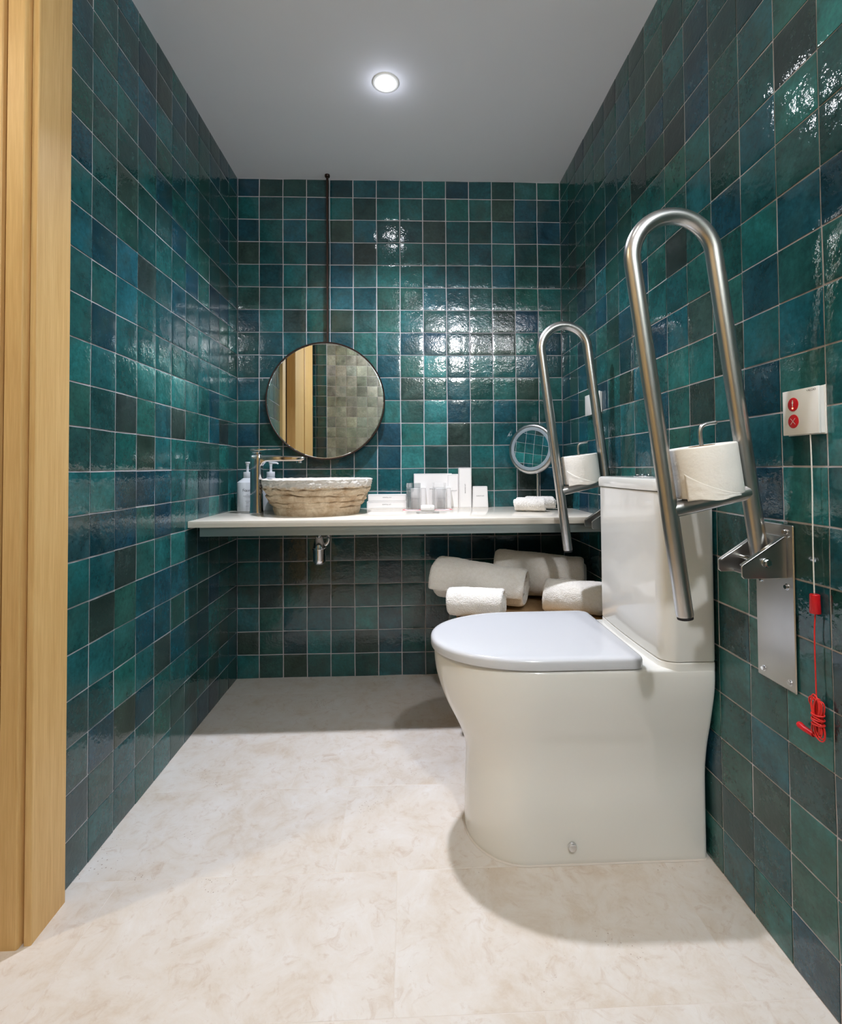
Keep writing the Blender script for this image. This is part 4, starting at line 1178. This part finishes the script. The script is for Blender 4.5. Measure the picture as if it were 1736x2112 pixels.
def paper_roll(base, up, label, seed):
    """paper roll standing on the cross bar around the pin"""
    t = empty('toilet_roll', base + up * 0.0162, label, 'toilet paper', 'toilet rolls on the grab rails')
    X = Vector((0, 1, 0)).cross(up).normalized(); Y = up.cross(X)
    Mx = Matrix((X, Y, up)).transposed().to_4x4()
    rnd = random.Random(seed)
    R, Hh = 0.0575, 0.0925
    n = 96
    def ring(r, z, k=1.0):
        out = []
        for i in range(n):
            a = 2 * pi * i / n
            rr = r + (0.0007 * sin(2 * a + seed) + 0.0010 * mnoise.noise(Vector((cos(a) * 2, sin(a) * 2, z * 25 + seed)))) * k
            out.append((rr * cos(a), rr * sin(a), z))
        return out
    v, f = loft([ring(0.022, 0.0008, 0), ring(R - 0.003, 0.0, .4), ring(R - 0.0006, 0.0010), ring(R, 0.003), ring(R, 0.03), ring(R, 0.06), ring(R, Hh - 0.003), ring(R - 0.0006, Hh - 0.001), ring(R - 0.003, Hh, .4), ring(0.022, Hh - 0.0008, 0)], False, False)
    inner, f2 = loft([ring(0.022, 0.0008, 0), ring(0.022, Hh - 0.0008, 0)], False, False)
    v = [Mx @ Vector(p) for p in v]
    mk('paper', v, f, M['paper'], t, True, 60)
    v, f = loft([ring(0.0222, 0.0, 0), ring(0.0222, Hh, 0), ring(0.0208, Hh, 0), ring(0.0208, 0.0, 0)], False, False)
    mk('card_core', [Mx @ Vector(p) for p in v], f, M['card'], t, True, 60)
    # loose outer sheet: a quarter wrap lifted from the roll with a torn, drooping edge
    vs = []; fs = []
    na, nz = 22, 14
    a0 = radians(205); a1 = radians(300)
    for i in range(na + 1):
        for j in range(nz + 1):
            s = i / na; q = j / nz
            a = a0 + (a1 - a0) * s
            lift = 0.0005 + 0.0030 * (1 - s) ** 2 + 0.0008 * mnoise.noise(Vector((s * 6, q * 4, seed)))
            zb = -0.0035 * (0.5 + 0.5 * sin(s * 9 + seed)) * (1 - q) - 0.001
            z = zb + (Hh - 0.004 - zb) * q * (0.04 + 0.50 * (1 - s) ** 1.6)
            vs.append(Mx @ Vector(((R + lift) * cos(a), (R + lift) * sin(a), z)))
    for i in range(na):
        for j in range(nz):
            q = i * (nz + 1) + j; fs.append((q, q + 1, q + nz + 2, q + nz + 1))
    o = mk('loose_sheet', vs, fs, M['paper'], t, True)
    sd = o.modifiers.new('thick', 'SOLIDIFY'); sd.thickness = 0.0004
b, u_, gr = grab_rail(-1.285, 0.0, 0.133, 'nearer fold-up grab rail, largest in view, standing upright in front of the toilet cistern')
paper_roll(b, u_, 'white toilet roll standing on the nearer grab rail', 3)
b, u_, gr = grab_rail(-0.548, 0.0185, 0.124, 'farther fold-up grab rail, standing upright between the cistern and the counter')
paper_roll(b, u_, 'white toilet roll standing on the farther grab rail beside the counter', 8)

# ================================================================== alarm panel with pull cord
def alarm():
    yc, zc = -1.3650, 0.9842
    t = empty('alarm_panel', (W, yc, zc), 'white square emergency call panel with two red buttons on the right wall', 'alarm')
    hy = 0.0395
    G().add(*rbox((-0.0090, 0, 0), (0.0042, 0.0790, 0.0778), 0.0008, 2)).build('cover', M['white_plastic'], t)
    G().add(*rbox((-0.0033, 0, 0), (0.0066, 0.0786, 0.0774), 0.0006, 1)).build('back_box', M['white_plastic'], t)
    G().add(*rbox((0.0012, 0, 0), (0.003, 0.082, 0.081), 0.0008, 1)).build('wall_gasket', M['white_plastic'], t)
    xf = -0.0112
    for k, zz in enumerate((0.0140, -0.0153)):
        g = G().add(*tube([(xf, 0.0145, zz), (xf - 0.0006, 0.0145, zz), (xf - 0.0010, 0.0145, zz)], [0.0118, 0.0118, 0.0108], 40))
        btn = g.build('red_button', M['red'], t, sharp=30)
        g = G(); x2 = xf - 0.0013
        if k == 0:
            # standing figure
            g.add(*tube([(x2 + .0002, 0.0145, zz + 0.0064), (x2, 0.0145, zz + 0.0064)], 0.0011, 14))
            pts = [(-.0018, .0040), (-.0009, .0050), (.0009, .0050), (.0018, .0040), (.0018, .0018), (.0010, .0016), (.0009, -.0038), (-.0009, -.0038), (-.0010, .0016), (-.0018, .0018)]
            g.add([(x2, 0.0145 - a, zz + b) for a, b in pts], [tuple(range(10))])
        else:
            for s in (-1, 1):
                d = Vector((0, s, 1)).normalized(); nn = Vector((0, -d.z, d.y)) * 0.00045
                c = Vector((x2, 0.0145, zz)); e = d * 0.0075
                g.add([c - e + nn, c + e + nn, c + e - nn, c - e - nn], [(0, 1, 2, 3)])
        g.build('button_symbol', M['white_plastic'], btn, smooth=False)
        if k == 0:
            G().add(*tube([(x2 + .0002, 0.0145, zz - 0.0066), (x2 - .0005, 0.0145, zz - 0.0066)], 0.0013, 14)).build('indicator_light', M['led'], btn)
    g = G(); tv, tf = text_mesh('•·ALCAD', 0.0052, spacing=1.0)
    g.add([(xf - 0.0002, -p.x - 0.0255, p.y + 0.0340) for p in tv], tf)
    g.build('lettering', M['ink'], t, smooth=False)
    # pull cord
    cx, cy = W - 0.0085, -1.3835
    t2 = empty('pull_cord', (cx, cy, 0.945), 'thin white pull cord with red grip and knotted red tail hanging below the call panel', 'cord')
    L0 = lambda x, y, z: (x - cx, y - cy, z - 0.945)
    p = spline([L0(cx, cy, 0.9448), L0(cx + .0008, cy - .0003, 0.86), L0(cx, cy + .0003, 0.77), L0(cx, cy, 0.677)], 10)
    mk('white_string', *tube(p, 0.0011, 10), M['white_cord'], t2, True)
    g = G().add(*tube([L0(cx, cy - 0.001, 0.6785), L0(cx, cy - 0.001, 0.6775), L0(cx, cy - 0.001, 0.6480), L0(cx, cy - 0.001, 0.6470)], [0.0066, 0.0074, 0.0082, 0.0076], 28))
    g.build('grip', M['red'], t2)
    r = 0.00115
    p = spline([L0(cx, cy - .001, 0.647), L0(cx, cy + .0012, 0.62), L0(cx, cy + .0018, 0.58), L0(cx, cy + .0010, 0.53), L0(cx, cy + .0010, 0.505)], 8)
    mk('red_string', *tube(p, r, 10), M['red_cord'], t2, True)
    # knotted bundle: long narrow loops gathered and wrapped
    rnd = random.Random(12)
    B = Vector(L0(cx, cy - 0.004, 0.474))
    pts = []
    loops = 7
    for k in range(loops):
        w1 = rnd.uniform(0.004, 0.013); top_ = rnd.uniform(0.026, 0.038); bot = rnd.uniform(0.022, 0.036)
        sx = rnd.uniform(-0.004, 0.004); sy = -0.004 + k * 0.0016
        for s in range(12):
            a = 2 * pi * s / 12
            zz = top_ * cos(a) if cos(a) > 0 else bot * cos(a)
            wy = (w1 + 0.004) * sin(a) * (0.35 + abs(cos(a)) * 0.8) + sy * cos(a) * 1.2
            pts.append(B + Vector((sx * sin(a * 1.0) - 0.002, wy, zz + 0.001)))
    g = G().add(*tube(spline(pts, 4), r, 8))
    wr = []
    for s in range(60):
        a = 2 * pi * s / 12
        wr.append(B + Vector((0.0072 * sin(a) - 0.002, 0.0105 * cos(a), -0.010 + 0.020 * s / 60 + 0.003 * sin(a * 0.5 + 1))))
    g.add(*tube(spline(wr, 3), r, 8))
    # one wide stray loop on the far side
    st = [B + Vector((-0.002, 0.000, 0.03)), B + Vector((-0.003, 0.012, 0.033)), B + Vector((-0.003, 0.0165, 0.024)), B + Vector((-0.002, 0.008, 0.010)), B + Vector((-0.002, 0.0, 0.0))]
    g.add(*tube(spline(st, 6), r, 8))
    g.build('knotted_bundle', M['red_cord'], t2)
    g = G().add(*tube([L0(cx - .002, cy + 0.006, 0.4445), L0(cx - .003, cy + 0.024, 0.4450), L0(cx - .003, cy + 0.034, 0.4465), L0(cx - .003, cy + 0.037, 0.4470)], [0.0042, 0.0048, 0.0056, 0.0046], 18))
    g.build('red_tag', M['red'], t2)
alarm()

# second small white wall box near the counter
t = empty('wall_switch', (W, -0.390, 1.1205), 'small plain white box on the right wall behind the farther grab rail', 'switch')
G().add(*rbox((-0.0100, 0, 0), (0.0045, 0.142, 0.0760), 0.001, 2)).build('cover', M['white_plastic'], t)
G().add(*rbox((-0.0045, 0, 0), (0.0080, 0.136, 0.0730), 0.0008, 1)).build('back_box', M['white_plastic'], t)

bpy.context.view_layer.update()
